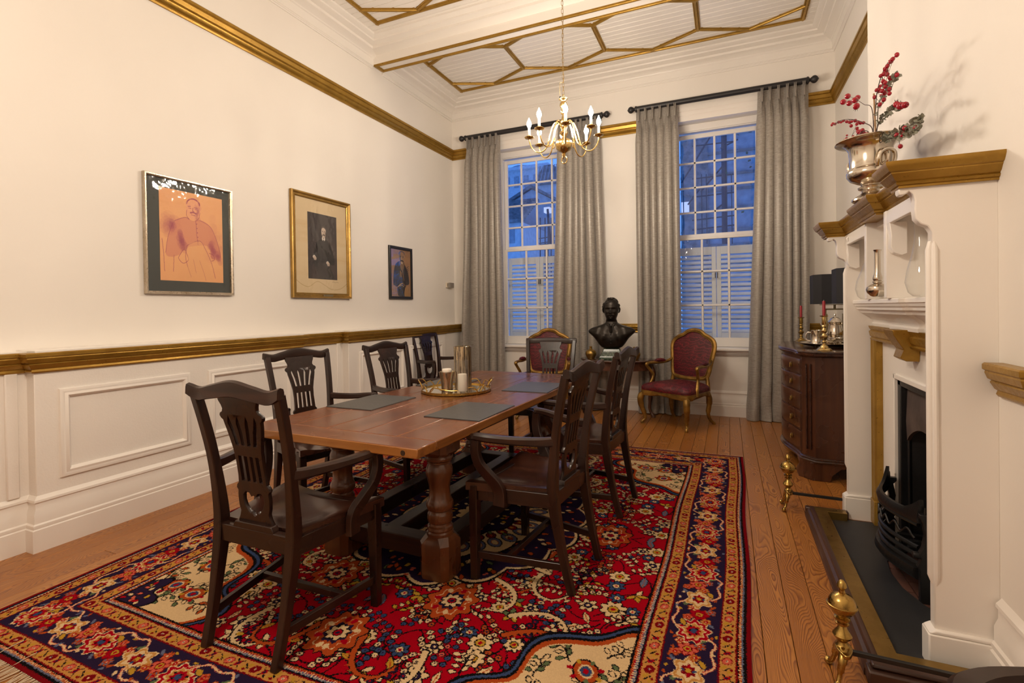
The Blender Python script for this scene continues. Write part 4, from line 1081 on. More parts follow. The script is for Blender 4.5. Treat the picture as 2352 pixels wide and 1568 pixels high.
# ------------------------------------------------------------------ the rug
def C8(r, g_, b): return (r/255, g_/255, b/255)
RED, DRED, NAVY, CREAM, BEIGE, BLK, BLUE, GOLD, GREEN, TERRA, PINK, SLATE = C8(142, 2, 20), C8(104, 6, 14), C8(34, 22, 46), C8(194, 164, 122), C8(170, 118, 58), C8(14, 11, 12), C8(46, 60, 92), C8(164, 124, 38), C8(82, 94, 62), C8(152, 62, 24), C8(182, 80, 62), C8(86, 90, 112)
RWX, RWY = 3.10, 3.74
def make_rug():
    hx, hy, res = RWX/2, RWY/2, .0021
    c = Cv(hx, hy, res, RED)       # one quarter: (0,0) is the outer corner, (hx,hy) the centre
    rg = random.Random(11)
    ol = lambda x, y, a, b, r, col, o=.005, oc=BLK: (c.ell(x, y, a+o, b+o, r, oc), c.ell(x, y, a, b, r, col))
    def rosette(x, y, R, pet, mid, core, n=8, oc=BLK, rot=None):
        r0 = rg.random()*6 if rot is None else rot
        for k in range(n):
            t = r0+2*PI*k/n; c.ell(x+.62*R*math.cos(t), y+.62*R*math.sin(t), .46*R+.004, .30*R+.004, t, oc)
        for k in range(n):
            t = r0+2*PI*k/n; c.ell(x+.62*R*math.cos(t), y+.62*R*math.sin(t), .46*R, .27*R, t, pet)
        c.ell(x, y, .42*R+.003, .42*R+.003, 0, oc); c.ell(x, y, .40*R, .40*R, 0, mid); c.ell(x, y, .18*R, .18*R, 0, core)
    def leaf(x, y, L, w, t, col, vein=None, oc=BLK):
        p = [(-.5, 0), (-.25, .32), (.05, .42), (.3, .25), (.5, 0), (.3, -.25), (.05, -.42), (-.25, -.32)]
        cs, sn = math.cos(t), math.sin(t)
        def T(s_, e): return [(x+(a*(L+e))*cs-(b*(w*s_+e))*sn, y+(a*(L+e))*sn+(b*(w*s_+e))*cs) for a, b in p]
        c.poly(T(2.0, .009), oc); c.poly(T(2.0, 0), col)
        if vein: c.line([(x-.3*L*cs, y-.3*L*sn), (x+.35*L*cs, y+.35*L*sn)], .004, vein)
    def sprig(x, y, L, t, fcol, n=4, st=BLK, fr=.014):
        P = []
        for k in range(9):
            q = k/8; tt = t+.5*math.sin(q*2.4); P.append((x+L*q*math.cos(tt), y+L*q*math.sin(tt)))
        c.line(P, .006, st)
        for k in range(n):
            q = (k+1)/n; px, py = P[min(8, int(q*8))]
            for sd in (-1, 1):
                a_ = t+sd*1.0; fx, fy = px+.03*math.cos(a_), py+.03*math.sin(a_)
                c.line([(px, py), (fx, fy)], .005, st)
                f_ = fcol if (k+sd) % 3 else CREAM
                if fr > .012: 
                    ol(fx, fy, fr, fr*.8, a_, f_, .004); c.ell(fx, fy, fr*.35, fr*.3, a_, NAVY if f_ != NAVY else RED)
                else: leaf(fx, fy, .034, .011, a_, f_)
    def curl(P, w, col, oc=BLK, teeth=True):
        P = catmull(P, 8); c.line(P, w+.010, oc, 1, (1, .5)); c.line(P, w, col, 1, (1, .35))
        if teeth:
            for k in range(2, len(P)-2, 3):
                dx, dy = P[k+1][0]-P[k-1][0], P[k+1][1]-P[k-1][1]; l = math.hypot(dx, dy)+1e-6
                nx_, ny_ = -dy/l, dx/l; q = w*(1-.6*k/len(P))
                c.poly([(P[k-1][0]+nx_*q*.3, P[k-1][1]+ny_*q*.3), (P[k][0]+nx_*q*1.35-dx*.3, P[k][1]+ny_*q*1.35-dy*.3), (P[k+1][0]+nx_*q*.3, P[k+1][1]+ny_*q*.3)], col)
    F0 = .412
    inF = np.zeros((c.ny, c.nx), bool); inF[int(F0/res):, int(F0/res):] = True
    c.mask = inF
    # field: scattered flowers on red
    pts = []
    tries = 0
    while len(pts) < 250 and tries < 9000:
        tries += 1
        x, y = rg.uniform(F0+.03, hx), rg.uniform(F0+.03, hy); d = .062+.03*rg.random()
        if all((x-a)**2+(y-b)**2 > (d*.5+e*.5)**2 for a, b, e in pts): pts.append((x, y, d))
    # long black tendrils first
    for k in range(60):
        x, y = rg.uniform(F0, hx), rg.uniform(F0, hy); t = rg.uniform(0, 6.28)
        P = [(x+.034*i*math.cos(t+.35*i*(1 if k % 2 else -1)*.5), y+.034*i*math.sin(t+.35*i*(1 if k % 2 else -1)*.5)) for i in range(8)]
        c.line(catmull(P, 3), .0055, BLK)
    for i, (x, y, d) in enumerate(pts):
        k = i % 10; t = rg.uniform(0, 6.28)
        if k == 0: rosette(x, y, d*.60, CREAM, GOLD, RED, 8)
        elif k == 1: rosette(x, y, d*.52, CREAM, NAVY, CREAM, 6)
        elif k in (2, 5): sprig(x-.05*math.cos(t), y-.05*math.sin(t), .12, t, rg.choice([CREAM, NAVY, TERRA, BLUE]), 4)
        elif k in (3, 7): sprig(x-.05*math.cos(t), y-.05*math.sin(t), .12, t, rg.choice([CREAM, GOLD, CREAM]), 4, BLK, .01)
        elif k == 4: leaf(x, y, d*1.1, d*.22, t, rg.choice([GOLD, CREAM, SLATE]), TERRA)
        elif k == 6: rosette(x, y, d*.46, BLUE, CREAM, RED, 7)
        elif k == 8:
            for q in range(4): leaf(x+.026*math.cos(t+q*1.2), y+.026*math.sin(t+q*1.2), .05, .014, t+q*1.2, rg.choice([CREAM, GOLD, GREEN]), None)
        else:
            for q in range(5): c.ell(x+.028*math.cos(q*1.26), y+.028*math.sin(q*1.26), .015, .015, 0, BLK); c.ell(x+.028*math.cos(q*1.26), y+.028*math.sin(q*1.26), .011, .011, 0, rg.choice([CREAM, PINK, BLUE])); c.ell(x+.028*math.cos(q*1.26), y+.028*math.sin(q*1.26), .004, .004, 0, NAVY)
    # cream acanthus curls
    for k in range(16):
        x, y, t, s = rg.uniform(F0+.35, hx-.1), rg.uniform(F0+.2, hy-.15), rg.uniform(0, 6.28), rg.choice((-1, 1))
        P = [(x, y)]
        for i in range(5):
            P.append((P[-1][0]+.075*math.cos(t), P[-1][1]+.075*math.sin(t))); t += s*(.30+.22*i)
        curl(P, .026, rg.choice([CREAM, CREAM, TERRA]))
    # palmettes
    for (x, y) in ((hx, F0+.20), (F0+.30, hy), (hx-.33, F0+.56), (hx-.55, hy-.25)):
        for R, col in ((.135, BLK), (.128, TERRA), (.094, CREAM), (.088, TERRA), (.062, NAVY), (.04, SLATE)):
            P = [(x+R*(1+.13*math.cos(9*q))*math.cos(q)*.85, y+R*(1+.13*math.cos(9*q))*math.sin(q)) for q in np.linspace(0, 6.283, 90)]
            c.poly(P, col)
        for q in range(7): c.ell(x+.072*math.cos(q*.9), y+.085*math.sin(q*.9), .017, .012, q*.9, CREAM if q % 2 else RED)
        rosette(x, y, .045, CREAM, RED, NAVY, 8)
    # medallion round the centre
    def lobes(R, n, d, sx=.80): return [(hx-R*(1+d*abs(math.sin(n*q/2)))*math.cos(q)*sx, hy-R*(1+d*abs(math.sin(n*q/2)))*math.sin(q)) for q in np.linspace(-.05, PI/2+.05, 160)]+[(hx+.1, hy-R), (hx+.1, hy+.1), (hx-R*sx, hy+.1)]
    c.poly(lobes(.80, 16, .09), BLK); c.poly(lobes(.786, 16, .09), CREAM); c.poly(lobes(.765, 16, .09), NAVY)
    for k in range(60):
        q = rg.uniform(0, PI/2); R = rg.uniform(.56, .80); x, y = hx-R*.8*math.cos(q), hy-R*math.sin(q)
        if k % 3 == 0: ol(x, y, .018, .012, q, rg.choice([TERRA, GOLD, CREAM, PINK]))
        elif k % 3 == 1: c.ell(x, y, .008, .008, 0, PINK)
        else: leaf(x, y, .05, .014, q+rg.uniform(-1, 1), rg.choice([CREAM, GREEN, TERRA]))
    c.poly(lobes(.545, 12, .10), BLK); c.poly(lobes(.53, 12, .10), CREAM)
    for k in range(26):
        q = (k % 7+.5)/7*PI/2; R = .46 if k < 7 else .36 if k < 14 else rg.uniform(.3, .5); x, y = hx-R*.8*math.cos(q), hy-R*math.sin(q)
        if k < 7: ol(x, y, .055, .034, q, SLATE, .006); ol(x, y, .028, .016, q, CREAM, .003, TERRA)
        elif k < 14: ol(x, y, .034, .024, q, DRED, .006); c.ell(x, y, .014, .01, q, GOLD)
        else: leaf(x, y, .045, .012, q, rg.choice([GREEN, TERRA, NAVY]))
    c.poly(lobes(.30, 8, .14), BLK); c.poly(lobes(.285, 8, .14), NAVY)
    for k in range(14): q = rg.uniform(0, PI/2); R = rg.uniform(.12, .3); ol(hx-R*.8*math.cos(q), hy-R*math.sin(q), .015, .011, q, rg.choice([CREAM, PINK, GOLD]))
    rosette(hx, hy, .13, CREAM, RED, GOLD, 10)
    # corner spandrels: ivory with a lobed dark edge
    def span(R, n=9, d=.16, k=1.0): return [(F0+R*k*(1+d*math.sin(n*q)*(.6+.4*math.cos(3*q)))*math.cos(q), F0+R*1.25*(1+d*math.sin(n*q)*(.6+.4*math.cos(3*q)))*math.sin(q)) for q in np.linspace(-.02, PI/2+.02, 200)]+[(F0-.02, F0-.02)]
    c.poly(span(.515), BLK); c.poly(span(.503), BLUE); c.poly(span(.488), BLK); c.poly(span(.476), TERRA); c.poly(span(.455), CREAM)
    sm = c.mask.copy(); tmp = Cv(hx, hy, res, (0, 0, 0)); tmp.poly(span(.45), (1, 1, 1)); c.mask = inF & (tmp.a[..., 0] > .5)
    for q in (.25, .62, 1.0, 1.36):
        for R in (.16, .27, .38):
            x, y = F0+R*math.cos(q), F0+R*1.25*math.sin(q); t = q+rg.uniform(-.7, .7)
            sprig(x, y, .09, t, rg.choice([TERRA, CREAM, GREEN]), 3, BLK, .010)
    for q, R in ((.42, .33), (1.15, .34), (.8, .21)):
        x, y = F0+R*math.cos(q), F0+R*1.2*math.sin(q)
        for r_, col in ((.062, BLK), (.055, TERRA), (.034, CREAM), (.026, BLUE), (.013, RED)): c.ell(x, y, r_, r_*.8, q, col)
        for k in range(7): c.ell(x+.058*math.cos(k*.9), y+.05*math.sin(k*.9), .012, .009, k*.9, (RED, GOLD, GREEN)[k % 3])
    for r_, col in ((.17, BLK), (.16, NAVY)): c.poly([(F0+r_*(1+.18*math.sin(7*q))*math.cos(q), F0+r_*1.2*(1+.18*math.sin(7*q))*math.sin(q)) for q in np.linspace(0, PI/2, 60)]+[(F0, F0)], col)
    for k in range(16): ol(F0+rg.uniform(.01, .14), F0+rg.uniform(.01, .16), .014, .009, rg.uniform(0, 3), rg.choice([GOLD, RED, PINK, CREAM]), .003)
    c.mask = None
    # borders: s runs along, t across from the outer edge
    Xg, Yg = np.meshgrid((np.arange(c.nx)+.5)*res, (np.arange(c.ny)+.5)*res)
    T = np.minimum(Xg, Yg); Sg = np.maximum(Xg, Yg)
    def band(a, b, col): m = (T >= a) & (T < b); c.a[m] = col
    band(0, .016, DRED); band(.016, .027, BLK); band(.027, .034, SLATE)
    m = (T >= .034) & (T < .044); c.a[m] = TERRA
    m2 = m & ((Sg % .012) < .0055); c.a[m2] = CREAM
    band(.044, .049, BLK); band(.049, .055, DRED)
    band(.055, .108, BEIGE); band(.108, .113, DRED); band(.113, .306, NAVY); band(.306, .312, DRED); band(.312, .368, BEIGE); band(.368, .374, DRED); band(.374, .381, BLK); band(.381, .391, SLATE)
    m = (T >= .383) & (T < .397); c.a[m & ((Sg % .012) < .0055)] = CREAM; band(.397, .404, TERRA); band(.404, F0, BLK)
    def both(fn, s0, s1x, s1y, step):
        for ax, s1 in ((0, s1x), (1, s1y)):
            n_ = max(1, int(round((s1-s0)/step)))
            for k in range(n_+1):
                s_ = s0+(s1-s0)*k/n_
                P = (lambda s, t: (s, t)) if ax == 0 else (lambda s, t: (t, s))
                fn(P, s_, k, ax)
    def guard(t0):
        def f(P, s, k, ax):
            r = 0 if ax == 0 else PI/2
            kk = k % 6
            if kk in (0, 3):
                x, y = P(s, t0+.027); ol(x, y, .019, .014, r+.5, PINK if kk else DRED, .003, DRED); c.ell(x, y, .007, .005, r, CREAM); c.ell(x, y, .003, .003, 0, BLUE)
            elif kk in (1, 4):
                for q in (-1, 1):
                    P_ = catmull([P(s-.016, t0+.027+q*.018), P(s, t0+.027+q*.006), P(s+.016, t0+.027+q*.018)], 4); c.line(P_, .0045, BLK)
                x, y = P(s, t0+.027); c.ell(x, y, .015, .008, r+1.0, RED); c.ell(x, y, .008, .004, r+1.0, NAVY)
            else:
                for q in (-1, 1):
                    x, y = P(s+q*.010, t0+.027+q*.010); c.ell(x, y, .013, .006, r+.9, (GREEN, SLATE, GOLD)[k % 3])
                x, y = P(s, t0+.012); c.ell(x, y, .008, .005, r, DRED)
                c.line([P(s-.012, t0+.04), P(s+.012, t0+.018)], .004, BLK)
        return f
    both(guard(.055), .08, hx, hy, .045); both(guard(.313), .34, hx, hy, .045)
    def main(P, s, k, ax):
        t0, W_ = .113, .193; tc = t0+W_/2; r = 0 if ax == 0 else PI/2
        kk = k % 4; sd = 1 if (k // 2) % 2 else -1
        if kk == 0:
            x, y = P(s, tc)
            for R, col in ((.078, CREAM), (.070, RED), (.053, CREAM), (.045, BEIGE), (.032, RED), (.016, BLUE)):
                c.poly([P(s+R*(1+.14*math.cos(9*q))*math.cos(q), tc+R*.82*(1+.14*math.cos(9*q))*math.sin(q)) for q in np.linspace(0, 6.283, 80)], col)
            for q in range(5): xx, yy = P(s-.03+.015*q, tc+.012*(-1)**q); c.ell(xx, yy, .006, .004, r, BLK)
        elif kk == 2:
            for R, col in ((.070, CREAM), (.062, BEIGE), (.050, CREAM), (.030, DRED), (.014, GOLD)):
                c.poly([P(s+R*(1+.20*math.cos(6*q))*math.cos(q), tc+R*.75*(1+.20*math.cos(6*q))*math.sin(q)) for q in np.linspace(0, 6.283, 80)], col)
            for q in (-1, 1): xx, yy = P(s+q*.022, tc); c.ell(xx, yy, .010, .007, r, RED); xx, yy = P(s, tc+q*.02); c.ell(xx, yy, .007, .006, r, BLUE)
        else:
            x, y = P(s, tc+sd*.012); rosette(x, y, .036, RED if kk == 1 else PINK, GOLD, RED, 7, DRED)
            for q in range(4):
                a_ = q*1.57+.6; xx, yy = P(s+.052*math.cos(a_), tc+sd*.012+.052*math.sin(a_)); rosette(xx, yy, .018, (CREAM, PINK, BEIGE, SLATE)[q], RED, CREAM, 5, TERRA)
            for q in (-1, 1):
                xx, yy = P(s+q*.072, tc-sd*.045); leaf(xx, yy, .05, .014, r+.5*q, (GOLD, GREEN)[q > 0], None, NAVY)
                xx, yy = P(s+q*.066, tc+sd*.062); c.ell(xx, yy, .016, .007, r+.7*q, (SLATE, TERRA)[q > 0])
            Q = catmull([P(s-.115, tc-sd*.05), P(s-.07, tc-sd*.085), P(s, tc-sd*.072), P(s+.055, tc-sd*.085), P(s+.10, tc-sd*.035)], 6)
            c.line(Q, .011, PINK); c.line(Q, .0065, CREAM)
        for q in range(3):
            xx, yy = P(s+rg.uniform(-.05, .05), tc+rg.choice((-1, 1))*rg.uniform(.065, .085)); c.ell(xx, yy, .010, .006, r+rg.uniform(-1, 1), rg.choice([GOLD, CREAM, TERRA, SLATE]))
    both(main, .21, hx, hy, .118)
    # hand-knotted irregularity: shuffle by a knot or so
    A = np.concatenate([c.a, c.a[::-1]], 0); A = np.concatenate([A, A[:, ::-1]], 1)
    r_ = np.random.default_rng(2); H, W2 = A.shape[:2]
    jx = np.repeat(np.repeat(r_.integers(-1, 2, (H//2+1, W2//2+1)), 2, 0), 2, 1)[:H, :W2]; jy = np.repeat(np.repeat(r_.integers(-1, 2, (H//2+1, W2//2+1)), 2, 0), 2, 1)[:H, :W2]
    I, J = np.meshgrid(np.arange(H), np.arange(W2), indexing='ij')
    A = A[np.clip(I+jy, 0, H-1), np.clip(J+jx, 0, W2-1)]
    A *= (1+.10*(r_.random((H, W2, 1), dtype=np.float32)-.5))
    return A
rug = thing('persian_rug', 'red and navy patterned wool rug with ivory corners spread under the dining table', 'rug', (-1.45, 2.83, 0))
RC = [(-2.965, .945), (.058, .935), (.113, 4.705), (-3.085, 4.675)]
def rugp(u, v):
    a = Vector(RC[0]).lerp(Vector(RC[1]), u); b = Vector(RC[3]).lerp(Vector(RC[2]), u); p = a.lerp(b, v)
    return (p.x+.006*math.sin(v*17)*(u > .5)+1.45, p.y+.006*math.sin(u*13)-2.83, .0074)
MAT['rug'] = img_mat('knotted_wool_rug', make_rug(), .95, .03, (420, .5, .002))
m = MB(); m.grid(rugp, 40, 48, uv=True)
b0 = len(m.v)
ring = [i*49 for i in range(41)]+[40*49+j for j in range(1, 49)]+[i*49+48 for i in range(39, -1, -1)]+[j for j in range(47, 0, -1)]
for i in ring: p = m.v[i]; m.v.append((p[0], p[1], .0008)); m.uv[len(m.v)-1] = m.uv[i]
for i in range(len(ring)): a, b = ring[i], ring[(i+1) % len(ring)]; m.f.append((a, b, b0+(i+1) % len(ring), b0+i))
m.build('pile', MAT['rug'], rug, ang=80, fix=False)
fr = simple('cotton_fringe', (.52, .40, .27), .9)
rg = random.Random(8); m = MB()
for end in (0, 1):
    for i in range(420):
        u = (i+rg.random())/420; p = rugp(u, end); sgn = -1 if end == 0 else 1; L = rg.uniform(.075, .12) if end == 0 else rg.uniform(.010, .022)
        back = end == 0 and u < .22 and rg.random() < .10
        dx = rg.gauss(0, .018)
        P = [(p[0], p[1]+(.0 if not back else .0), .006), (p[0]+dx*.4, p[1]+sgn*L*.5*(-1 if back else 1), .011 if back else rg.uniform(.004, .007)), (p[0]+dx, p[1]+sgn*L*(-.8 if back else 1), .011 if back else .003)]
        m.tube(P, .0016, 4, caps=False)
f_ = m.build('fringe', fr, rug, fix=False); f_['kind'] = 'stuff'

# ------------------------------------------------------------------ pictures on the left wall
def man(c, W_, H_, mode):
    """a seated man in a jacket, three-quarter length; generic sketch"""
    X = lambda x: x*W_; Y = lambda y: y*H_
    E = lambda x, y, a, b, r, col, al=1.0: c.ell(X(x), Y(y), a*W_, b*W_, r, col, al)
    Pg = lambda P, col, al=1.0: c.poly([(X(x), Y(y)) for x, y in catmull(P, 5, True)], col, al)
    Ln = lambda P, w, col, al=1.0: c.line([(X(x), Y(y)) for x, y in catmull(P, 6)], w*W_, col, al)
    return X, Y, E, Pg, Ln
def pic_sketch():
    w, h = .50, .62; c = Cv(w, h, .0017, C8(232, 170, 118)); rg = random.Random(1)
    X, Y, E, Pg, Ln = man(c, w, h, 0); P_, D = C8(206, 128, 106), C8(150, 66, 88)
    for k in range(60): E(rg.uniform(0, 1), rg.uniform(0, 1), rg.uniform(.06, .2), rg.uniform(.04, .12), rg.random()*3, C8(236, 178, 126) if k % 2 else C8(226, 160, 112), .12)
    for k in range(26): E(.16+rg.gauss(0, .07), .60+rg.gauss(0, .05), .09, .06, rg.random()*3, D, .05); E(.86+rg.gauss(0, .06), .40+rg.gauss(0, .12), .08, .06, rg.random()*3, D, .045)
    Pg([(.08, .30), (.14, .52), (.22, .66), (.38, .715), (.50, .69), (.64, .71), (.80, .64), (.92, .44), (.96, .30), (.80, .28), (.74, .42), (.40, .38), (.30, .30), (.16, .26)], P_, .62)
    for a in ((.30, .50), (.34, .44), (.36, .40), (.82, .42), (.84, .36), (.18, .60), (.92, .30)):
        for k in range(10): E(a[0]+rg.gauss(0, .02), a[1]+rg.gauss(0, .025), .04, .05, rg.random(), D, .12)
    Pg([(.40, .80), (.41, .90), (.48, .945), (.57, .935), (.625, .87), (.62, .78), (.57, .72), (.50, .70), (.44, .73)], C8(230, 164, 124))
    for k in range(30): E(.585+rg.gauss(0, .02), .80+rg.gauss(0, .05), .02, .03, 0, D, .09)
    for k in range(36): a = rg.uniform(.2, 2.95); E(.515+.105*math.cos(a), .865+.072*math.sin(a), .024, .010, a+1.5, D, .28)
    Ln([(.43, .845), (.47, .85)], .010, D, .6); Ln([(.53, .842), (.58, .84)], .010, D, .6); Ln([(.44, .828), (.48, .826)], .008, D, .5); Ln([(.54, .822), (.58, .822)], .008, D, .6)
    Ln([(.51, .835), (.505, .80), (.525, .795)], .008, D, .7); Pg([(.46, .783), (.51, .792), (.57, .78), (.555, .768), (.51, .776), (.47, .768)], D, .7); Ln([(.48, .755), (.54, .752)], .008, D, .6)
    for P in ([(.41, .80), (.405, .74), (.45, .70)], [(.62, .79), (.60, .73), (.56, .70)], [(.22, .66), (.38, .715), (.44, .70)], [(.62, .705), (.80, .64), (.92, .44), (.96, .30)], [(.08, .30), (.12, .48), (.20, .64)], [(.40, .40), (.60, .47), (.70, .38), (.80, .22), (.86, .05)], [(.40, .40), (.38, .25), (.46, .05)], [(.55, .70), (.56, .55), (.58, .42)], [(.30, .30), (.36, .36), (.40, .30), (.42, .24), (.34, .20), (.27, .25), (.30, .30)], [(.76, .34), (.83, .32), (.85, .27), (.80, .25)], [(.03, .45), (.05, .30), (.06, .1)], [(.20, .28), (.19, .1)], [(.6, .24), (.66, .12), (.70, .02)], [(.50, .25), (.54, .1)]): Ln(P, .007, D, .65)
    for k in range(5): E(.565+.004*k, .66-.05*k, .008, .008, 0, D, .7)
    Pg([(.42, .40), (.60, .465), (.68, .40), (.75, .2), (.80, .02), (.40, .02), (.42, .2)], C8(228, 168, 116), .55)
    return c.a, w, h
def pic_dark():
    w, h = .42, .66; c = Cv(w, h, .0017, C8(64, 58, 58)); rg = random.Random(2); X, Y, E, Pg, Ln = man(c, w, h, 1)
    for k in range(60): E(rg.uniform(.5, 1.05), rg.uniform(0, .6), .2, .16, 0, C8(86, 74, 72), .05)
    Pg([(.18, .20), (.20, .40), (.30, .56), (.46, .62), (.60, .62), (.74, .56), (.88, .38), (.90, .24), (.70, .22), (.66, .02), (.30, .02), (.28, .18)], C8(40, 37, 38))
    Pg([(.30, .02), (.32, .24), (.48, .33), (.62, .30), (.72, .22), (.86, .02)], C8(56, 51, 50))
    Pg([(.40, .26), (.44, .60), (.56, .60), (.60, .30)], C8(46, 42, 43)); Pg([(.10, .02), (.16, .22), (.26, .16), (.34, .02)], C8(72, 64, 62))
    Pg([(.47, .615), (.49, .66), (.53, .625), (.57, .655), (.58, .61), (.53, .59)], C8(214, 206, 196)); E(.53, .60, .018, .02, 0, C8(30, 28, 30))
    Pg([(.46, .70), (.46, .76), (.50, .795), (.57, .79), (.61, .755), (.60, .69), (.56, .645), (.51, .645)], C8(196, 178, 162))
    for k in range(14): E(.59+rg.gauss(0, .012), .71+rg.gauss(0, .03), .02, .03, 0, C8(120, 104, 94), .25)
    for k in range(22): a = rg.uniform(.1, 3.0); E(.535+.085*math.cos(a), .765+.046*math.sin(a), .022, .010, a+1.5, C8(96, 86, 82), .8)
    for x in (.495, .565): E(x, .735, .014, .007, 0, C8(52, 44, 42)); E(x, .745, .018, .005, 0, C8(96, 82, 74))
    Ln([(.53, .735), (.525, .705), (.54, .70)], .010, C8(120, 100, 90)); Pg([(.49, .685), (.53, .695), (.58, .682), (.56, .672), (.53, .68), (.50, .672)], C8(44, 38, 38))
    for (x, y) in ((.22, .33), (.68, .255)):
        E(x-.03, y+.01, .045, .03, .5, C8(206, 198, 188)); E(x, y-.01, .058, .042, -.5, C8(198, 180, 164))
        for k in range(4): Ln([(x-.02+.02*k, y-.005), (x-.03+.022*k, y-.045)], .011, C8(176, 156, 142)); Ln([(x-.012+.02*k, y-.01), (x-.02+.022*k, y-.042)], .003, C8(80, 70, 66))
    Ln([(.26, .36), (.25, .56)], .006, C8(96, 90, 88)); E(.25, .57, .02, .01, 0, C8(110, 102, 98))
    return c.a, w, h
def pic_small():
    w, h = .36, .56; c = Cv(w, h, .0017, C8(150, 112, 80)); rg = random.Random(3); X, Y, E, Pg, Ln = man(c, w, h, 2)
    for k in range(40): E(rg.uniform(0, 1), rg.uniform(.5, 1), .2, .1, 0, C8(170, 128, 92) if k % 2 else C8(128, 96, 74), .14)
    Pg([(.14, .22), (.14, .46), (.22, .66), (.42, .75), (.62, .74), (.80, .60), (.90, .44), (.92, .28), (.70, .24), (.40, .22)], C8(46, 42, 50))
    Pg([(.36, .02), (.36, .25), (.74, .25), (.76, .02)], C8(40, 38, 44))
    for x in (.17, .84): Pg([(x-.16, .0), (x-.13, .18), (x, .235), (x+.12, .16), (x+.12, .0)], C8(160, 122, 80)); Ln([(x+.06, .18), (x+.09, .02)], .014, C8(110, 82, 56))
    Pg([(.44, .74), (.50, .60), (.56, .55), (.66, .62), (.68, .74)], C8(120, 94, 72)); Pg([(.46, .55), (.5, .4), (.54, .5)], C8(150, 116, 84)); Ln([(.62, .70), (.60, .52), (.66, .35)], .04, C8(120, 92, 68))
    Pg([(.43, .80), (.42, .90), (.50, .95), (.62, .95), (.70, .89), (.69, .80), (.62, .73), (.50, .73)], C8(150, 116, 90))
    Pg([(.43, .80), (.42, .90), (.50, .94), (.50, .75)], C8(84, 74, 78), .8)
    for k in range(30): a = rg.uniform(.1, 3.0); E(.555+.14*math.cos(a), .905+.06*math.sin(a), .03, .016, a+1.5, C8(72, 66, 84), .75)
    for x in (.51, .62): E(x, .845, .028, .012, 0, C8(40, 34, 36)); E(x, .862, .034, .008, 0, C8(70, 56, 50))
    Ln([(.56, .85), (.55, .80), (.575, .79)], .022, C8(190, 160, 130)); Pg([(.48, .765), (.56, .785), (.66, .76), (.62, .745), (.56, .76), (.50, .745)], C8(38, 32, 34)); Pg([(.52, .725), (.56, .74), (.60, .72), (.57, .69)], C8(196, 176, 150))
    for q in range(9): Ln([(.80, .62-.04*q), (.90, .66-.045*q)], .02, C8(40, 40, 48))
    Ln([(.36, .21), (.46, .25), (.58, .28), (.70, .24)], .05, C8(110, 84, 62)); Ln([(.36, .21), (.46, .255), (.58, .285)], .018, C8(200, 172, 136)); Ln([(.44, .22), (.56, .24), (.64, .21)], .014, C8(190, 160, 124))
    return c.a, w, h
def stain_mat():
    w, h = .62, .90; c = Cv(w, h, .003, C8(216, 194, 156)); rg = random.Random(6)
    for k in range(60): c.ell(rg.uniform(0, w), rg.choice([.22, .40, .55, .70, .62])*h+rg.gauss(0, .02), rg.uniform(.05, .2), .022, 0, C8(198, 166, 116), .07)
    P = catmull([(.0, .16), (.08, .10), (.16, .08), (.25, .13), (.33, .10), (.42, .06), (.52, .07), (.60, .12)], 8); c.line(P, .006, C8(176, 146, 100), .5)
    c.line(catmull([(.42, .128), (.44, .135), (.46, .126), (.475, .134), (.50, .126)], 4), .002, C8(120, 104, 80), .7)
    return c.a
def picture(name, label, y0, y1, z0, z1, fw, fd, fmat, art, mw, matcol, mtop=None, prof='round', ay=None, glass=True, plate=False, tilt=0):
    cy, cz = (y0+y1)/2, (z0+z1)/2
    t = thing(name, label, 'picture', (XL, cy, cz), 0); H2, W2 = (z1-z0)/2, (y1-y0)/2
    t.rotation_euler = (0, tilt, 0)
    if prof == 'scoop': pr = [(0, 0), (0, fd*.8), (.006, fd), (.014, fd), (.018, fd*.85), (fw*.55, fd*.55), (fw*.8, fd*.5), (fw*.85, fd*.62), (fw, fd*.5), (fw, 0)]
    else: pr = [(0, 0), (0, fd*.8), (fw*.2, fd), (fw*.6, fd), (fw, fd*.75), (fw, 0)]
    m = MB(); rings = []
    for sy, sz in ((-1, -1), (1, -1), (1, 1), (-1, 1)): rings.append([(.004+d_, sy*(W2-i_), sz*(H2-i_)) for i_, d_ in pr])
    m.loft(rings, True, False, True); m.build('frame', fmat, t, ang=30)
    MB().box(.002, .010, -W2+fw*.5, W2-fw*.5, -H2+fw*.5, H2-fw*.5).build('mount', matcol, t)
    if matcol.name.startswith('stained'):
        me = t.children[-1].data if t.children else None
    arr, aw, ah = art
    a0, a1, b0, b1 = ay
    mm = MB(); mm.grid(lambda u, v: (.0118, lerp(a0, a1, u)-cy, lerp(b0, b1, v)-cz), 1, 1, uv=True)
    for k in range(4): p = mm.v[k]; mm.v.append((.0095, p[1], p[2])); mm.uv[4+k] = mm.uv[k]
    mm.f += [(0, 1, 5, 4), (1, 3, 7, 5), (3, 2, 6, 7), (2, 0, 4, 6)]
    am = img_mat(name+'_print', arr, .5, .3)
    mm.build('print', am, t, fix=False, ang=10)
    if glass: MB().box(.0138, .0158, -W2+fw*.8, W2-fw*.8, -H2+fw*.8, H2-fw*.8).build('glass', MAT['pictureglass'], t)
    if plate: MB().box(.030, .0345, plate[0]-cy, plate[1]-cy, z0+.014-cz, z0+.036-cz).build('name_plate', MAT['champagne'], t)
    return t
MAT['matgreen'] = simple('dark_green_mount', (.055, .060, .055), .7)
picture('sketch_portrait', 'large silver-framed sepia sketch of a seated man in a dark mount, nearest picture', 2.16, 2.828, 1.447, 2.292, .020, .030, mk_gold('silvered_frame', (.42, .34, .24), (.60, .52, .42), .3, .8), pic_sketch(), .08, MAT['matgreen'], ay=(2.268, 2.748, 1.545, 2.208))
sm_ = img_mat('stained_cream_mount', stain_mat(), .75)
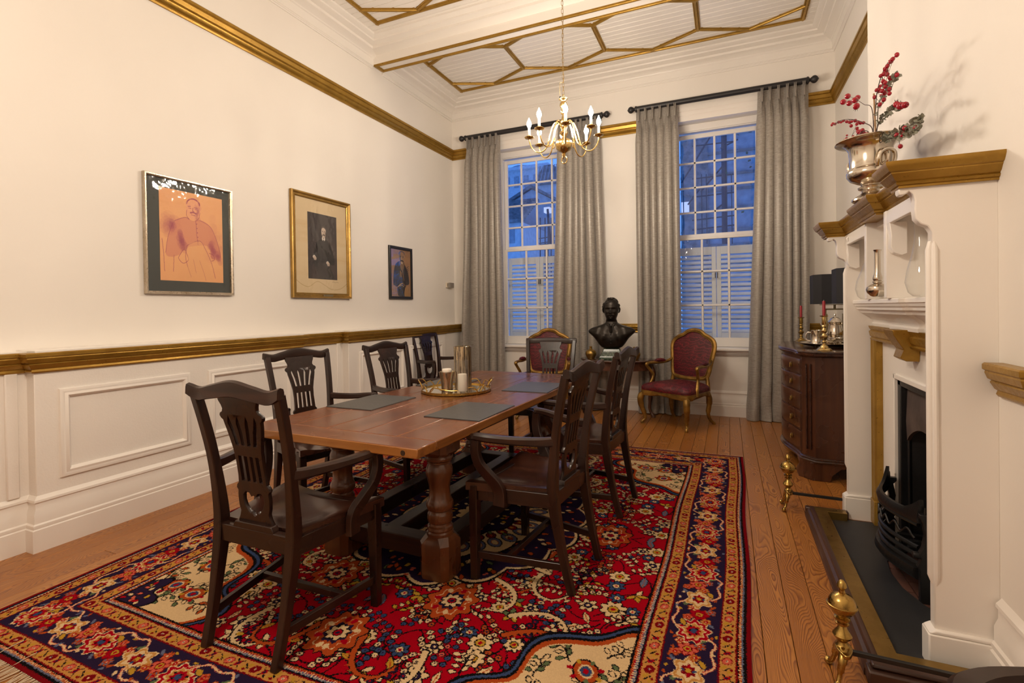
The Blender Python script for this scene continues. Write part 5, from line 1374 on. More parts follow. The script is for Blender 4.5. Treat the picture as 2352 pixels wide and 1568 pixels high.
t = picture('dark_portrait', 'gilt-framed dark portrait of a seated man in a cream mount, middle of the three pictures', 3.425, 4.205, 1.440, 2.445, .050, .034, MAT['giltframe'], pic_dark(), .1, sm_, prof='scoop', ay=(3.632, 4.016, 1.628, 2.270), plate=(3.80, 3.93))
for ch in kids(t):
    if ch.name.startswith('mount'):
        me = ch.data; ul = me.uv_layers.new(name='UVMap'); ys = [v.co.y for v in me.vertices]; zs = [v.co.z for v in me.vertices]
        for l in me.loops:
            co = me.vertices[l.vertex_index].co; ul.data[l.index].uv = ((co.y-min(ys))/(max(ys)-min(ys)), (co.z-min(zs))/(max(zs)-min(zs)))
picture('small_photograph', 'small black-framed brown photograph of a seated man, farthest picture', 4.875, 5.345, 1.447, 2.088, .034, .024, simple('black_frame', (.014, .012, .010), .35), pic_small(), .02, simple('brown_backing', (.2, .14, .1), .7), ay=(4.909, 5.311, 1.481, 2.054), glass=True)
t = thing('wall_sensor', 'small cream and grey box fixed to the left wall near the corner', 'sensor box', (XL, 6.265, 1.663))
MB().box(0, .022, -.075, .075, -.036, .036).build('back_plate', MAT['plastic'], t, bevel=.003)
MB().box(.0215, .052, -.035, .075, -.036, .036).build('cover', MAT['greyplastic'], t, bevel=.004)
MB().box(.021, .0245, -.058, -.047, -.02, .024).build('slot', MAT['plug'], t)
# ------------------------------------------------------------------ chimneypiece
MP = struct(thing('trim_16', None, None, (.75, 2.915, 0)))
mo = tuple(MP.location); TR = MAT['trim']
YN0, YN1, YF0, YF1 = 2.20, 2.245, 3.580, 3.628
cheek = [(.842, 0), (.662, 0), (.662, 1.552), (.650, 1.573), (.630, 1.583), (.616, 1.602), (.613, 1.635), (.614, 1.668), (.609, 1.690), (.598, 1.701), (.587, 1.690), (.571, 1.689), (.567, 1.700), (.567, 1.718), (.842, 1.718)]
for y0, y1 in ((YN0, YN1), (YF0, YF1)):
    MB().prism(cheek, 'y', y0, y1).build('cheek', TR, MP, mo, bevel=.004)
    MB().box(.640, .842, y0-.016, y1+.012, 0, .135).prism([(.640, .135), (.842, .135), (.842, .150), (.662, .150)], 'y', y0-.014, y1+.010).build('plinth', TR, MP, mo, bevel=.005)
    # bead down the front arris, stopped above the plinth
    MB().tube([(.664, y0+.022, .30), (.660, y0+.022, .33), (.660, y0+.022, 1.49), (.664, y0+.022, 1.52)], [.005, .012, .012, .008], 10).build('corner_bead', TR, MP, mo)
MB().tube([(.668, YN0+.004, .30), (.668, YN0-.001, .335), (.668, YN0-.001, 1.49), (.668, YN0+.004, 1.52)], [.004, .009, .009, .004], 8).build('corner_bead', TR, MP, mo)
# recessed front below the shelf, ring round the register opening
IX = .816
MB().box(IX, .845, YN1, 2.62, 0, 1.30).box(IX, .845, 3.24, YF0, 0, 1.30).box(IX, .845, 2.62, 3.24, .912, 1.30).build('front_panel', TR, MP, mo)
MB().box(IX-.010, IX+.02, 3.232, 3.248, .02, .93).box(IX-.010, IX+.02, 2.612, 2.628, .02, .93).box(IX-.010, IX+.02, 2.612, 3.248, .905, .930).build('opening_bead', TR, MP, mo, bevel=.003)
GP = [(0, 0), (.030, 0), (.034, .010), (.028, .016), (.034, .024), (.038, .050), (.030, .056), (.036, .066), (.040, .080), (0, .080)]    # (proud, across)
def gjamb(y0, sg):
    m = MB(); m.loft([[(IX-p, y0+sg*a, z) for p, a in GP] for z in (.075, 1.10)]); m.build('gilt_architrave', MAT['gilt'], MP, mo, ang=30)
    MB().box(IX-.046, IX+.01, min(y0, y0+sg*.082), max(y0, y0+sg*.082), .012, .155).build('gilt_block', MAT['gilt'], MP, mo, bevel=.003)
gjamb(3.48, 1); gjamb(2.37, -1)
MB().loft([[(IX-p*1.25, y, 1.090+a*1.05) for p, a in GP] for y in (2.285, 3.565)]).build('gilt_architrave', MAT['gilt'], MP, mo, ang=30)
m = MB()
m.loft([[(IX-p, yc+s_*w_, z) for yc, s_, w_, p in ((2.925, -1, w, 0.0), (2.925, 1, w, 0.0), (2.925, 1, w, pr), (2.925, -1, w, pr))] for z, w, pr in ((1.030, .050, .050), (1.045, .055, .075), (1.085, .062, .062), (1.12, .070, .085), (1.155, .076, .105), (1.178, .078, .110))])
m.build('keystone', MAT['gilt'], MP, mo, bevel=.003)
# mantel shelf with its deep ogee
OG = [(0, 1.172), (.030, 1.172), (.032, 1.188), (.022, 1.196), (.026, 1.212), (.042, 1.228), (.068, 1.240), (.086, 1.252), (.092, 1.268), (.104, 1.272), (.106, 1.284), (.114, 1.290), (.118, 1.302), (.124, 1.306), (.124, 1.322), (.118, 1.326), (0, 1.326)]
MB().sweep(OG, [(IX, YF0), (IX, 3.10), (IX-.022, 3.10), (IX-.022, 2.74), (IX, 2.74), (IX, YN1)]).build('mantel_shelf', TR, MP, mo, ang=28)
MB().box(IX-.09, IX+.02, 2.74, 3.10, 1.326, 1.336).build('shelf_step', TR, MP, mo, bevel=.003)
# overmantel cupboard: back, dividers, aprons, corbels
MB().box(.800, .842, YN1, YF0, 1.30, 1.718).build('back_panel', TR, MP, mo)
for y0, y1 in ((2.725, 2.765), (3.075, 3.115)): MB().box(.655, .81, y0, y1, 1.326, 1.718).build('divider', TR, MP, mo, bevel=.003)
MB().box(.700, .81, YN1, YF0, 1.690, 1.720).build('soffit', TR, MP, mo)
for y0, y1 in ((YN1, 2.725), (3.115, YF0)):
    MB().box(.655, .672, y0, y1, 1.655, 1.715).build('apron', TR, MP, mo, bevel=.003)
    yc = y0+.09 if y0 < 3 else y1-.10
    MB().tube([(.652, yc, 1.672), (.648, yc, 1.688), (.655, yc, 1.700)], [.004, .006, .004], 8).build('cup_hook', TR, MP, mo)
corb = [(.655, 1.66), (.72, 1.66), (.72, 1.52), (.70, 1.512), (.672, 1.524), (.660, 1.55), (.662, 1.60)]
for y0, y1 in ((2.675, 2.725), (3.53, 3.58)): MB().prism(corb, 'y', y0, y1).build('corbel', TR, MP, mo, bevel=.003)
# gilded cornice breaking forward over the cheeks and the centre
CR = [(0, 1.712), (.006, 1.712), (.006, 1.720), (.012, 1.722), (.016, 1.730), (.012, 1.734), (.022, 1.742), (.030, 1.756), (.034, 1.760), (.034, 1.764), (.042, 1.768), (.050, 1.782), (.054, 1.790), (.054, 1.800), (.046, 1.802), (0, 1.802)]
cpath = [(.845, 3.69), (.566, 3.69), (.566, 3.585), (.668, 3.585), (.668, 3.09), (.638, 3.09), (.638, 2.795), (.676, 2.795), (.676, 2.275), (.570, 2.275), (.570, 2.195), (.845, 2.195)]
MB().sweep(CR, cpath).build('gilt_cornice', MAT['gilt'], MP, mo, ang=28)
MB().prism(cpath, 'z', 1.715, 1.8005).build('cornice_top', MAT['gilt'], MP, mo)
# ------------------------------------------------------------------ register grate
GR = thing('register_grate', 'black cast iron fire grate with a sooty hood in the fireplace opening', 'fireplace grate', (.90, 2.93, 0))
go = tuple(GR.location); IR = MAT['iron']
MB().box(1.24, 1.27, 2.62, 3.24, 0, .91).build('fireback', IR, GR, go)
m = MB()
for y0, y1 in ((3.19, 3.236), (2.624, 2.67)): m.box(.822, .90, y0, y1, .02, .908)
m.box(.822, .90, 2.624, 3.236, .872, .908); m.build('outer_frame', IR, GR, go, bevel=.004)
m = MB()
for sg in (-1, 1): m.prism([(.86, 2.93+sg*.262), (1.245, 2.93+sg*.19), (1.245, 2.93+sg*.305), (.86, 2.93+sg*.305)], 'z', .0, .875)
m.build('side_cheek', IR, GR, go)
for k in range(2): MB().tube([(.856, 3.185-k*.51, .87), (.856, 3.185-k*.51, .03)], .008, 8).build('frame_bead', IR, GR, go)
mm = MB(); n_ = 22; prs = []
hood = lambda y: .585+.105*math.cos((y-2.93)/.25*PI/2)**.7 if abs(y-2.93) < .249 else .585
r1 = []; 
for i in range(n_+1):
    y = lerp(2.685, 3.175, i/n_); r1.append([(.850, y, .872), (.842, y, hood(y)+.10), (.846, y, hood(y)), (.862, y, hood(y)), (.90, y, .872)])
mm.loft(r1); mm.build('hood', MAT['soot'], GR, go, ang=60)
# basket: bowed bars between two shaped standards
def bow(y): return .765-.085*math.cos((y-2.93)/.26*PI/2)
for z, r_ in ((.165, .010), (.200, .010), (.235, .010), (.335, .010)):
    MB().tube([(bow(y), y, z) for y in np.linspace(2.69, 3.17, 17)], r_, 8).build('basket_bar', IR, GR, go)
MB().tube([(bow(y)-.004, y, .285+.014*math.sin((y-2.93)*90)) for y in np.linspace(2.70, 3.16, 70)], .005, 6).build('wavy_bar', IR, GR, go)
m = MB(); rr_ = []
for y in np.linspace(2.68, 3.18, 25):
    e = abs(y-2.93)/.25; zt = .385+.065*max(0, (e-.62)/.38)**1.6; b = bow(y)
    rr_.append([(b-.012, y, .345), (b-.016, y, .365), (b-.004, y, zt), (b+.010, y, zt), (b+.014, y, .345)])
m.loft(rr_); m.build('top_rail', IR, GR, go, ang=50)
m = MB(); rr_ = []
for y in np.linspace(2.69, 3.17, 25): b = bow(y); rr_.append([(b-.010, y, .095), (b-.024, y, .115), (b-.018, y, .145), (b+.012, y, .150), (b+.012, y, .095)])
m.loft(rr_); m.build('bottom_rail', IR, GR, go, ang=50)
for sg in (-1, 1):
    y = 2.93+sg*.262
    st = [(-.022, 0), (.022, 0), (.022, .15), (.030, .165), (.018, .185), (.024, .20), (.010, .22), (.020, .25), (.026, .30), (.016, .36), (.030, .375), (.030, .392), (-.022, .392), (-.022, .375), (-.012, .36), (-.004, .30), (-.012, .25), (-.026, .22), (-.016, .20), (-.030, .165), (-.022, .15)]
    MB().prism([(.772+a, z) for a, z in st], 'y', y-.014, y+.014).build('standard', IR, GR, go, bevel=.003)
    MB().tube([(.772, y, .39), (.772, y, .42)], [.006, .004], 6).build('standard_pin', IR, GR, go)
    MB().lathe([(.0, -.018), (.012, -.014), (.016, 0), (.012, .014), (.0, .018)], 12, Matrix.Translation((.742, y, .212)) @ Matrix.Rotation(PI/2, 4, 'Y')).build('boss', IR, GR, go)
for i in range(5):
    MB().box(.78, 1.20, 2.76+i*.075, 2.79+i*.075, .13, .145).build('bottom_bar', IR, GR, go)
# hearth: slate slab, brick inner hearth, wooden fender with brass strip
HR = struct(thing('trim_17', None, None, (.66, 2.81, 0))); ho = tuple(HR.location)
sl_ = [(.50, 2.13), (.842, 2.13), (.842, 2.52), (.80, 2.56), (.755, 2.64), (.715, 2.76), (.705, 2.90), (.72, 3.02), (.775, 3.12), (.842, 3.17), (.842, 3.52), (.50, 3.52)]
MB().prism(sl_, 'z', .001, .016).build('slate_slab', MAT['slab'], HR, ho)
bm2 = None
for i in range(6):
    for j in range(5):
        me_ = bm2 or MB().box(-.054, .054, -.105, .105, -.004, .004).mesh('brick', MAT['brick']); bm2 = me_
        xx = .70+.113*j; yy = 2.42+.215*i+(.1 if j % 2 else 0)
        if yy < 3.3: inst(me_, 'brick', HR, loc=(xx-ho[0], yy-ho[1], .006-.0003), rot=None)
FP = [(0, 0), (.048, 0), (.048, .022), (.040, .030), (.036, .044), (.024, .050), (.018, .060), (.006, .062), (0, .060)]
fm_ = MB().sweep(FP, [(.475, 3.54), (.475, 2.085)]); fm_.build('fender_rail', MAT['fenderwood'], HR, ho, ang=30)
MB().box(.430, .80, 2.035, 2.092, 0, .045).box(.445, .80, 2.055, 2.092, .045, .058).build('fender_rail', MAT['fenderwoodX'], HR, ho, bevel=.006)
MB().box(.430, .655, 3.535, 3.575, 0, .055).build('fender_rail', MAT['fenderwoodX'], HR, ho, bevel=.006)
MB().prism([(.473, 2.09), (.845, 2.09), (.845, 2.155), (.540, 2.155), (.540, 3.490), (.64, 3.490), (.64, 3.545), (.473, 3.545)], 'z', .0, .060).build('brass_strip', MAT['oldbrass'], HR, ho, bevel=.002)
# ------------------------------------------------------------------ andirons
def andiron(x, y, s, label):
    t = thing('andiron', label, 'andiron', (x, y, 0), 0, 'brass andirons'); BR = MAT['brass2']
    MB().lathe([(.0, .128), (.022, .128), (.024, .134), (.019, .140), (.016, .150), (.021, .158), (.030, .166), (.034, .176), (.028, .186), (.018, .200), (.014, .212), (.016, .216), (.024, .219), (.024, .224), (.017, .228), (.018, .233), (.028, .238), (.028, .244), (.018, .248), (.020, .253), (.036, .264), (.046, .280), (.049, .289), (.0535, .291), (.0535, .296), (.049, .298), (.046, .312), (.036, .328), (.020, .337), (.012, .341), (.013, .346), (.010, .352), (.011, .357), (.016, .362), (.018, .366), (.015, .380), (.007, .391), (.0, .393)], 28).build('column', BR, t)
    pl = []
    for sy in (-1, 1):
        MB().tube(smooth([(0, sy*.012, .122), (-.004, sy*.034, .112), (-.012, sy*.052, .085), (-.018, sy*.056, .055), (-.026, sy*.066, .025), (-.034, sy*.078, .016), (-.036, sy*.080, .004)], 4), [.018]*4+[.017]*4+[.013]*4+[.009]*4+[.009]*4+[.015]*4+[.010], 10).build('leg', BR, t)
    MB().loft([[(x_, y_, z) for x_, y_ in [(.030*math.cos(q)+.004, .050*math.sin(q)*(1-.25*math.cos(2*q))) for q in np.linspace(0, 2*PI, 25)[:-1]]] for z in (.112, .120, .128)]).build('foot_plate', BR, t, bevel=.003)
    MB().bar([(.018, 0, .112), (.30, .0, .108), (.47, 0, .104), (.485, 0, .05), (.485, 0, .0)], .018, .016).build('billet_bar', MAT['blackmetal'], t)
    t.scale = (s, s, s)
    return t
MAT['brass2'] = mk_gold('satin_brass', (.36, .225, .06), (.50, .33, .10), .27, 1.0, 40, .05)
andiron(.355, 2.035, .88, 'nearer brass andiron with ball finial at the front corner of the hearth')
andiron(.345, 3.635, .88, 'farther brass andiron with ball finial, in front of the chest of drawers')
# ------------------------------------------------------------------ things on the chimneypiece
VX, VY, VZ = .645, 2.93, 1.802
v = thing('silver_urn', 'large silver urn with scroll handles holding red berry sprays on the chimneypiece', 'urn', (VX, VY, VZ))
MB().lathe([(0.0000, 0.0000), (0.0752, 0.0000), (0.0798, 0.0042), (0.0775, 0.0126), (0.0661, 0.0210), (0.0456, 0.0336), (0.0365, 0.0441), (0.0388, 0.0525), (0.0513, 0.0588), (0.0536, 0.0672), (0.0410, 0.0735), (0.0388, 0.0798), (0.0570, 0.0882), (0.0844, 0.1029), (0.0992, 0.1239), (0.1003, 0.1407), (0.0935, 0.1533), (0.0889, 0.1575), (0.0866, 0.1638), (0.0878, 0.2100), (0.0912, 0.2499), (0.1013, 0.2667), (0.1207, 0.2783), (0.1415, 0.2835), (0.1476, 0.2877), (0.1440, 0.2930), (0.1318, 0.2919), (0.1147, 0.2835), (0.0938, 0.2646), (0.0832, 0.2467), (0.0798, 0.1680), (0.0684, 0.1260), (0.0000, 0.1050)], 48).build('body', MAT['silver'], v)
for a in (-1.15, -1.15+PI):
    cs, sn = 1.14*math.cos(a), 1.14*math.sin(a)
    MB().tube(smooth([(.076*cs, .076*sn, .160), (.088*cs, .088*sn, .158), (.098*cs, .098*sn, .172), (.100*cs, .100*sn, .198), (.092*cs, .092*sn, .212), (.077*cs, .077*sn, .214)], 4), [.010]*4+[.008]*4+[.007]*4+[.007]*4+[.009]*4+[.011], 9).build('handle_stem', MAT['silver'], v)
    MB().tube(smooth([(.080*cs-.030*sn, .080*sn+.030*cs, .150), (.090*cs-.034*sn, .090*sn+.034*cs, .178), (.096*cs-.026*sn, .096*sn+.026*cs, .208), (.098*cs, .098*sn, .220), (.096*cs+.026*sn, .096*sn-.026*cs, .208), (.090*cs+.034*sn, .090*sn-.034*cs, .178), (.080*cs+.030*sn, .080*sn-.030*cs, .150)], 4), .0085, 9).build('handle', MAT['silver'], v)
berry = MB().lathe([(.0, -.0095), (.005, -.0085), (.0085, -.004), (.009, .001), (.0075, .006), (.004, .009), (.0, .0098)], 12).mesh('berry', MAT['berry'])
cal = MB()
for k in range(5):
    q = k*1.2566; cal.loft([[(.0035*math.cos(q)-.0012*math.sin(q), .0035*math.sin(q)+.0012*math.cos(q), .008), (.0035*math.cos(q)+.0012*math.sin(q), .0035*math.sin(q)-.0012*math.cos(q), .008), (.002*math.cos(q), .002*math.sin(q), .009)], [(.006*math.cos(q), .006*math.sin(q), .0165)]*3])
calyx = cal.mesh('calyx', MAT['calyx'], fix=False)
lfm = MB(); L_ = .021
rows = [(0, .0012, 0), (.25, .0055, .0015), (.55, .0080, .002), (.82, .0055, .001), (1.0, .0008, -.001)]
lfm.loft([[(-w_, a*L_, h_+.0022), (0, a*L_, h_), (w_, a*L_, h_+.0022), (0, a*L_, h_-.0007)] for a, w_, h_ in rows])
leafm = lfm.mesh('leaf', MAT['leaf'], 60)
rg = random.Random(21)
def V3(px, py, dx=0.0): return atx(px, py, VX+dx)-Vector((0, 0, 0))
MOUTH = Vector((VX, VY, VZ+.255))
def spray(label, name, tip_px, path_px, dxs, berries=(), leaves=0, bs=1.0, grp='berry and leaf sprays in the silver urn', big=False):
    t = thing(name, label, 'spray', tuple(MOUTH), 0, grp)
    P = [Vector((0, 0, -.13)), Vector((0, 0, -.02))]+[V3(x, y, d)-MOUTH for (x, y), d in zip(path_px, dxs)]
    C_ = [Vector(p) for p in catmull([tuple(p) for p in P], 7)]; k = len(C_)
    MB().tube(C_, [lerp(.0026, .0012, i/k) for i in range(k)], 6).build('stem', MAT['stem'], t)
    for (x, y, d, s_) in berries:
        q = V3(x, y, d)-MOUTH
        a = min(C_[10:], key=lambda c_: (c_-q).length)
        dr = (q-a); 
        if dr.length > .004:
            MB().tube([a, a+dr*.6+Vector((0, 0, .003)), q], .0009, 5).build('berry_stalk', MAT['stem'], t)
        dr = dr.normalized() if dr.length > 1e-4 else Vector((0, 0, 1))
        rot = dr.to_track_quat('Z', 'Y').to_matrix().to_4x4()
        M = Matrix.Translation(q) @ rot @ Matrix.Scale(s_*bs, 4)
        b = inst(berry, 'berry', t, M=M)
        if big: inst(calyx, 'calyx', b)
    for i in range(leaves):
        f = (i//2+.5)/(leaves/2); c_ = C_[min(k-2, int(k*.42+f*k*.57))]; tdir = (C_[min(k-1, int(k*.42+f*k*.57)+1)]-c_).normalized()
        sd = Vector((rg.uniform(-1, 1), rg.uniform(-1, 1), rg.uniform(-1, 1))); sd = (sd-tdir*sd.dot(tdir)).normalized()
        dr = (tdir*.55+sd*.85).normalized()
        inst(leafm, 'leaf', t, M=Matrix.Translation(c_) @ dr.to_track_quat('Y', 'Z').to_matrix().to_4x4() @ Matrix.Rotation(rg.uniform(0, 6), 4, 'Y') @ Matrix.Scale(rg.uniform(.8, 1.35), 4))
    return t
def run(pts, n, jit, s0=1.0):
    out = []; P = catmull(pts, 10)
    for i in range(n):
        p = P[int(i/(n-1)*(len(P)-1))]; out.append((p[0]+rg.gauss(0, jit), p[1]+rg.gauss(0, jit), rg.uniform(-.02, .02), rg.uniform(.8, 1.1)*s0))
    return out
spray('tall upright spray of small red berries standing in the silver urn', 'berry_spray', None, [(2010, 262), (2014, 215), (2026, 170), (2042, 140), (2060, 127)], (.0, .0, .0, .01, .0),
      [(2060, 126, 0, 1.0), (2050, 136, 0, 1.0), (2046, 141, .01, 1.1), (2038, 152, 0, 1), (2033, 158, 0, 1), (2035, 163, .01, 1.), (2030, 170, 0, 1.05), (2023, 174, -.01, .9), (2038, 171, 0, .95)]+run([(2026, 182), (2034, 190), (2022, 200), (2018, 212), (2022, 217)], 14, 5, .95), 0)
spray('leafy upright spray with red berries leaning right in the silver urn', 'berry_spray', None, [(2014, 300), (2018, 240), (2034, 205), (2050, 182), (2060, 174)], (.0, .01, .01, .02, .02),
      [(2060, 172, .02, 1.0), (2046, 180, .01, 1.0), (2044, 178, 0, .9), (2043, 205, .01, 1.0), (2034, 199, 0, 1.), (2032, 214, 0, 1), (2043, 215, 0, .9), (2030, 229, .0, 1.), (2021, 240, 0, 1.0), (2009, 223, 0, 1.0)], 34)
spray('spray of large red rose hips reaching left out of the silver urn', 'rose_hip_spray', None, [(2006, 300), (2002, 248), (1985, 240), (1970, 230)], (0, 0, -.01, -.02),
      [(1947, 221, -.02, 1.7), (1937, 234, -.02, 1.8), (1951, 237, -.01, 1.7), (1964, 230, -.02, 1.75), (1970, 224, 0, 1.5), (1967, 244, -.02, 1.75)], 0, 1.0, big=True)
spray('rose hips on a leafy spray reaching right out of the silver urn', 'rose_hip_spray', None, [(2016, 290), (2030, 265), (2048, 252), (2060, 245)], (0, .02, .03, .03),
      [(2059, 240, .03, 1.4), (2069, 243, .03, 1.8), (2079, 241, .03, 1.5)], 44, 1.0, big=True)
spray('arched spray of small red berries bending far left from the urn', 'berry_spray', None, [(2004, 298), (1985, 282), (1955, 274), (1930, 277), (1914, 287)], (0, -.02, -.03, -.04, -.04),
      run([(1913, 287), (1925, 281), (1945, 278), (1965, 279), (1985, 284)], 13, 2, .95)+[(1955, 289, -.02, .95)], 0)
spray('dense clusters of small red berries spilling over the left rim of the urn', 'berry_spray', None, [(2000, 312), (1985, 300), (1965, 318), (1945, 326)], (0, -.02, -.03, -.03),
      run([(1968, 292), (1983, 300), (1978, 307), (1990, 312), (1975, 322)], 24, 5, .95)+run([(1941, 326), (1950, 320), (1958, 322), (1952, 330), (1946, 324)], 20, 4, .75), 0)
spray('grey green leafy spray reaching right from the urn rim', 'leaf_spray', None, [(2024, 318), (2060, 303), (2090, 288), (2116, 272)], (.02, .03, .04, .05), [], 64)
spray('low grey leafy spray with red berries at the right of the urn', 'berry_spray', None, [(2026, 325), (2058, 315), (2085, 305), (2105, 298)], (.02, .03, .03, .04),
      [(2102, 293, .04, 1.), (2095, 303, .04, .9), (2078, 294, .03, 1.), (2073, 300, .03, .9), (2077, 304, .03, 1.0), (2060, 310, .03, 1.1), (2073, 311, .03, .9), (2068, 336, .04, 1.0)], 50)
t = thing('cane', 'tan stick standing among the sprays in the silver urn', 'stick', tuple(MOUTH))
MB().tube([(0, .01, -.12), V3(2011, 305)-MOUTH, V3(2007, 215)-MOUTH], [.0042, .004, .0038], 8).build('stick', MAT['cane'], t)
# niche things
t = thing('silver_bottle', 'tall-necked silver bottle in the middle niche of the chimneypiece', 'bottle', (.676, 2.960, 1.336))
MB().lathe([(.0, 0), (.020, 0), (.030, .006), (.044, .022), (.048, .036), (.044, .050), (.030, .060), (.020, .064), (.017, .068), (.021, .071), (.021, .076), (.016, .079), (.019, .083), (.020, .092), (.017, .104), (.013, .12), (.0125, .21), (.0135, .222), (.018, .230), (.016, .231), (.011, .22), (.010, .12), (.0, .1)], 32).build('body', MAT['silver'], t)
def glassvase(x, y, h, lab, rz):
    t = thing('glass_vase', lab, 'vase', (x, y, 1.326), rz, 'clear glass vases on the chimneypiece')
    rings = []
    for z, r_, sx in ((.0, .012, 0), (.004, .030, 0), (.02, .042, 0), (.06, .050, .0), (.11, .045, .0), (.17, .030, .004), (.23, .019, .008), (.28, .017, .012), (.33, .020, .016)):
        sc = h/.33; rings.append([(sx+1.25*r_*math.cos(q), 1.25*r_*math.sin(q), z*sc+(z/.33)**3*.018*math.cos(q)) for q in np.linspace(0, 2*PI, 29)[:-1]])
    MB().loft(rings, True, False).build('body', MAT['clearglass'], t)
    return t
glassvase(.715, 3.31, .32, 'clear glass vase in the farther side niche of the chimneypiece', 0)
glassvase(.715, 2.46, .32, 'clear glass vase in the nearer side niche of the chimneypiece', 2.5)
# ------------------------------------------------------------------ chest of drawers and what stands on it
CH = thing('chest_of_drawers', 'dark mahogany serpentine chest of five drawers standing beyond the chimneypiece', 'chest', (.80, 4.87, 0)); co_ = tuple(CH.location)
CY0, CY1, CXB = 4.275, 5.47, 1.055
def serp(t): return .505-.060*math.sin(PI*t)**1.6+.012*math.cos(2*PI*t)
def plan(o=0.0, n=26):
    F = []
    for i in range(n+1):
        t_ = i/n; F.append((serp(t_)-o, lerp(CY0+.085, CY1-.085, t_)))
    return [(CXB, CY0-o), (.590-o*.4, CY0-o), (F[0][0]-.0, CY0+.085-o*.4)]+F[1:-1]+[(F[-1][0], CY1-.085+o*.4), (.590-o*.4, CY1+o), (CXB, CY1+o)]
pl_ = plan()
MB().prism(pl_, 'z', .165, .912).build('carcase', MAT['commodeZ'], CH, co_)
m = MB(); m.loft([[(x, y, z) for x, y in plan(o)] for o, z in ((.012, .912), (.020, .918), (.034, .926), (.036, .938), (.028, .944), (.034, .950), (.030, .956), (.024, .957))]); m.build('top', MAT['commodeY'], CH, co_, ang=40)
m = MB(); m.loft([[(x, y, z) for x, y in plan(o)] for o, z in ((.022, .132), (.024, .142), (.014, .150), (.016, .158), (.004, .168))]); m.build('base_moulding', MAT['commodeY'], CH, co_, ang=40)
zs = [.176, .338, .490, .632, .766, .892]
for i in range(5):
    z0, z1 = zs[i]+.008, zs[i+1]-.008; n_ = 20; rr_ = []
    for j in range(n_+1):
        t_ = j/n_; y = lerp(CY0+.115, CY1-.115, t_); x = serp((y-CY0-.085)/(CY1-CY0-.17))
        rr_.append([(x+.02, y, z0), (x-.009, y, z0), (x-.013, y, z0+.006), (x-.013, y, z1-.006), (x-.009, y, z1), (x+.02, y, z1)])
    d_ = MB().loft(rr_).build('drawer', MAT['commodeZ'], CH, co_, ang=45)
    for y in (CY0+.30, CY1-.30):
        x = serp((y-CY0-.085)/(CY1-CY0-.17))-.013; zc = (z0+z1)/2
        MB().lathe([(.0, 0), (.021, 0), (.021, .003), (.012, .007), (.0, .010)], 16, Matrix.Translation((x, y, zc)) @ Matrix.Rotation(-PI/2, 4, 'Y')).tube([(x-.011, y+.020*math.cos(q), zc-.004+.020*math.sin(q)) for q in np.linspace(0, 2*PI, 17)[:-1]], .0024, 6, loop=True).build('ring_pull', MAT['oldbrass'], d_, co_)
for y0, sg in ((CY0, 1), (CY1, -1)):
    a = Vector((.590, y0)); b = Vector((serp(0), y0+sg*.085)); mid = (a+b)/2; nn = Vector((-.085, -.085*sg)).normalized()
    m = MB(); dd = (b-a).normalized()
    for q in (-.018, .018): m.bar([(mid.x+dd.x*q+nn.x*.006, mid.y+dd.y*q+nn.y*.006, .22), (mid.x+dd.x*q+nn.x*.006, mid.y+dd.y*q+nn.y*.006, .86)], .012, .012, c=.6)
    m.build('corner_fret', MAT['commodeY'], CH, co_)
    ft = [(.555, .134), (.815, .134), (.800, .112), (.745, .098), (.715, .070), (.690, .045), (.680, .0), (.560, .0), (.548, .03), (.566, .075), (.552, .11)]
    MB().prism(ft, 'y', *(sorted((y0-sg*.010, y0+sg*.022)))).build('foot', MAT['commodeZ'], CH, co_, bevel=.003)
    rg_ = [[(x, y, z) for x, y in ((.575-o, y0-sg*(.012)), (.493-o, y0+sg*(.078)), (.493-o, y0+sg*.19), (.52-o, y0+sg*.19), (.525, y0+sg*.10), (.60, y0+sg*.02))] for o, z in ((-.004, .134), (.002, .11), (-.010, .075), (.012, .03), (.006, 0))]
    MB().loft(rg_).build('foot', MAT['commodeZ'], CH, co_, ang=40)
CT = .957
def lamp(x, y, lab):
    t = thing('table_lamp', lab, 'lamp', (x, y, CT), 0, 'matching black-shaded lamps'); CM = MAT['champagne']
    MB().box(-.09, .09, -.06, .06, 0, .016).build('base', CM, t, bevel=.002)
    for sx in (-1, 1):
        MB().box(sx*.078-.018, sx*.078+.018, -.020, .020, .016, .262).build('outer_post', CM, t, bevel=.002)
        MB().box(sx*.074-.008, sx*.074+.008, -.008, .008, .25, .308).build('inner_post', CM, t, bevel=.001)
    MB().box(-.082, .082, -.008, .008, .296, .310).build('cross_bar', CM, t, bevel=.001)
    MB().box(-.009, .009, -.009, .009, .31, .345).build('stem', CM, t); MB().box(-.12, .12, -.006, .006, .342, .349).box(-.006, .006, -.11, .11, .342, .349).build('shade_carrier', CM, t)
    def oc(a, b, c): return [(-a+c, -b), (a-c, -b), (a, -b+c), (a, b-c), (a-c, b), (-a+c, b), (-a, b-c), (-a, -b+c)]
    o_, i_ = oc(.185, .155, .06), oc(.182, .152, .059)
    MB().loft([[(x_, y_, z) for x_, y_ in o_] for z in (.352, .620)]+[[(x_, y_, z) for x_, y_ in i_] for z in (.620, .352)], True, False, True).build('lamp_shade', MAT['shade'], t, ang=20)
lamp(.905, 5.40, 'black-shaded lamp with a metal frame base at the far end of the chest of drawers')
lamp(.945, 4.56, 'second black-shaded lamp on the chest of drawers, mostly hidden by the chimneypiece')
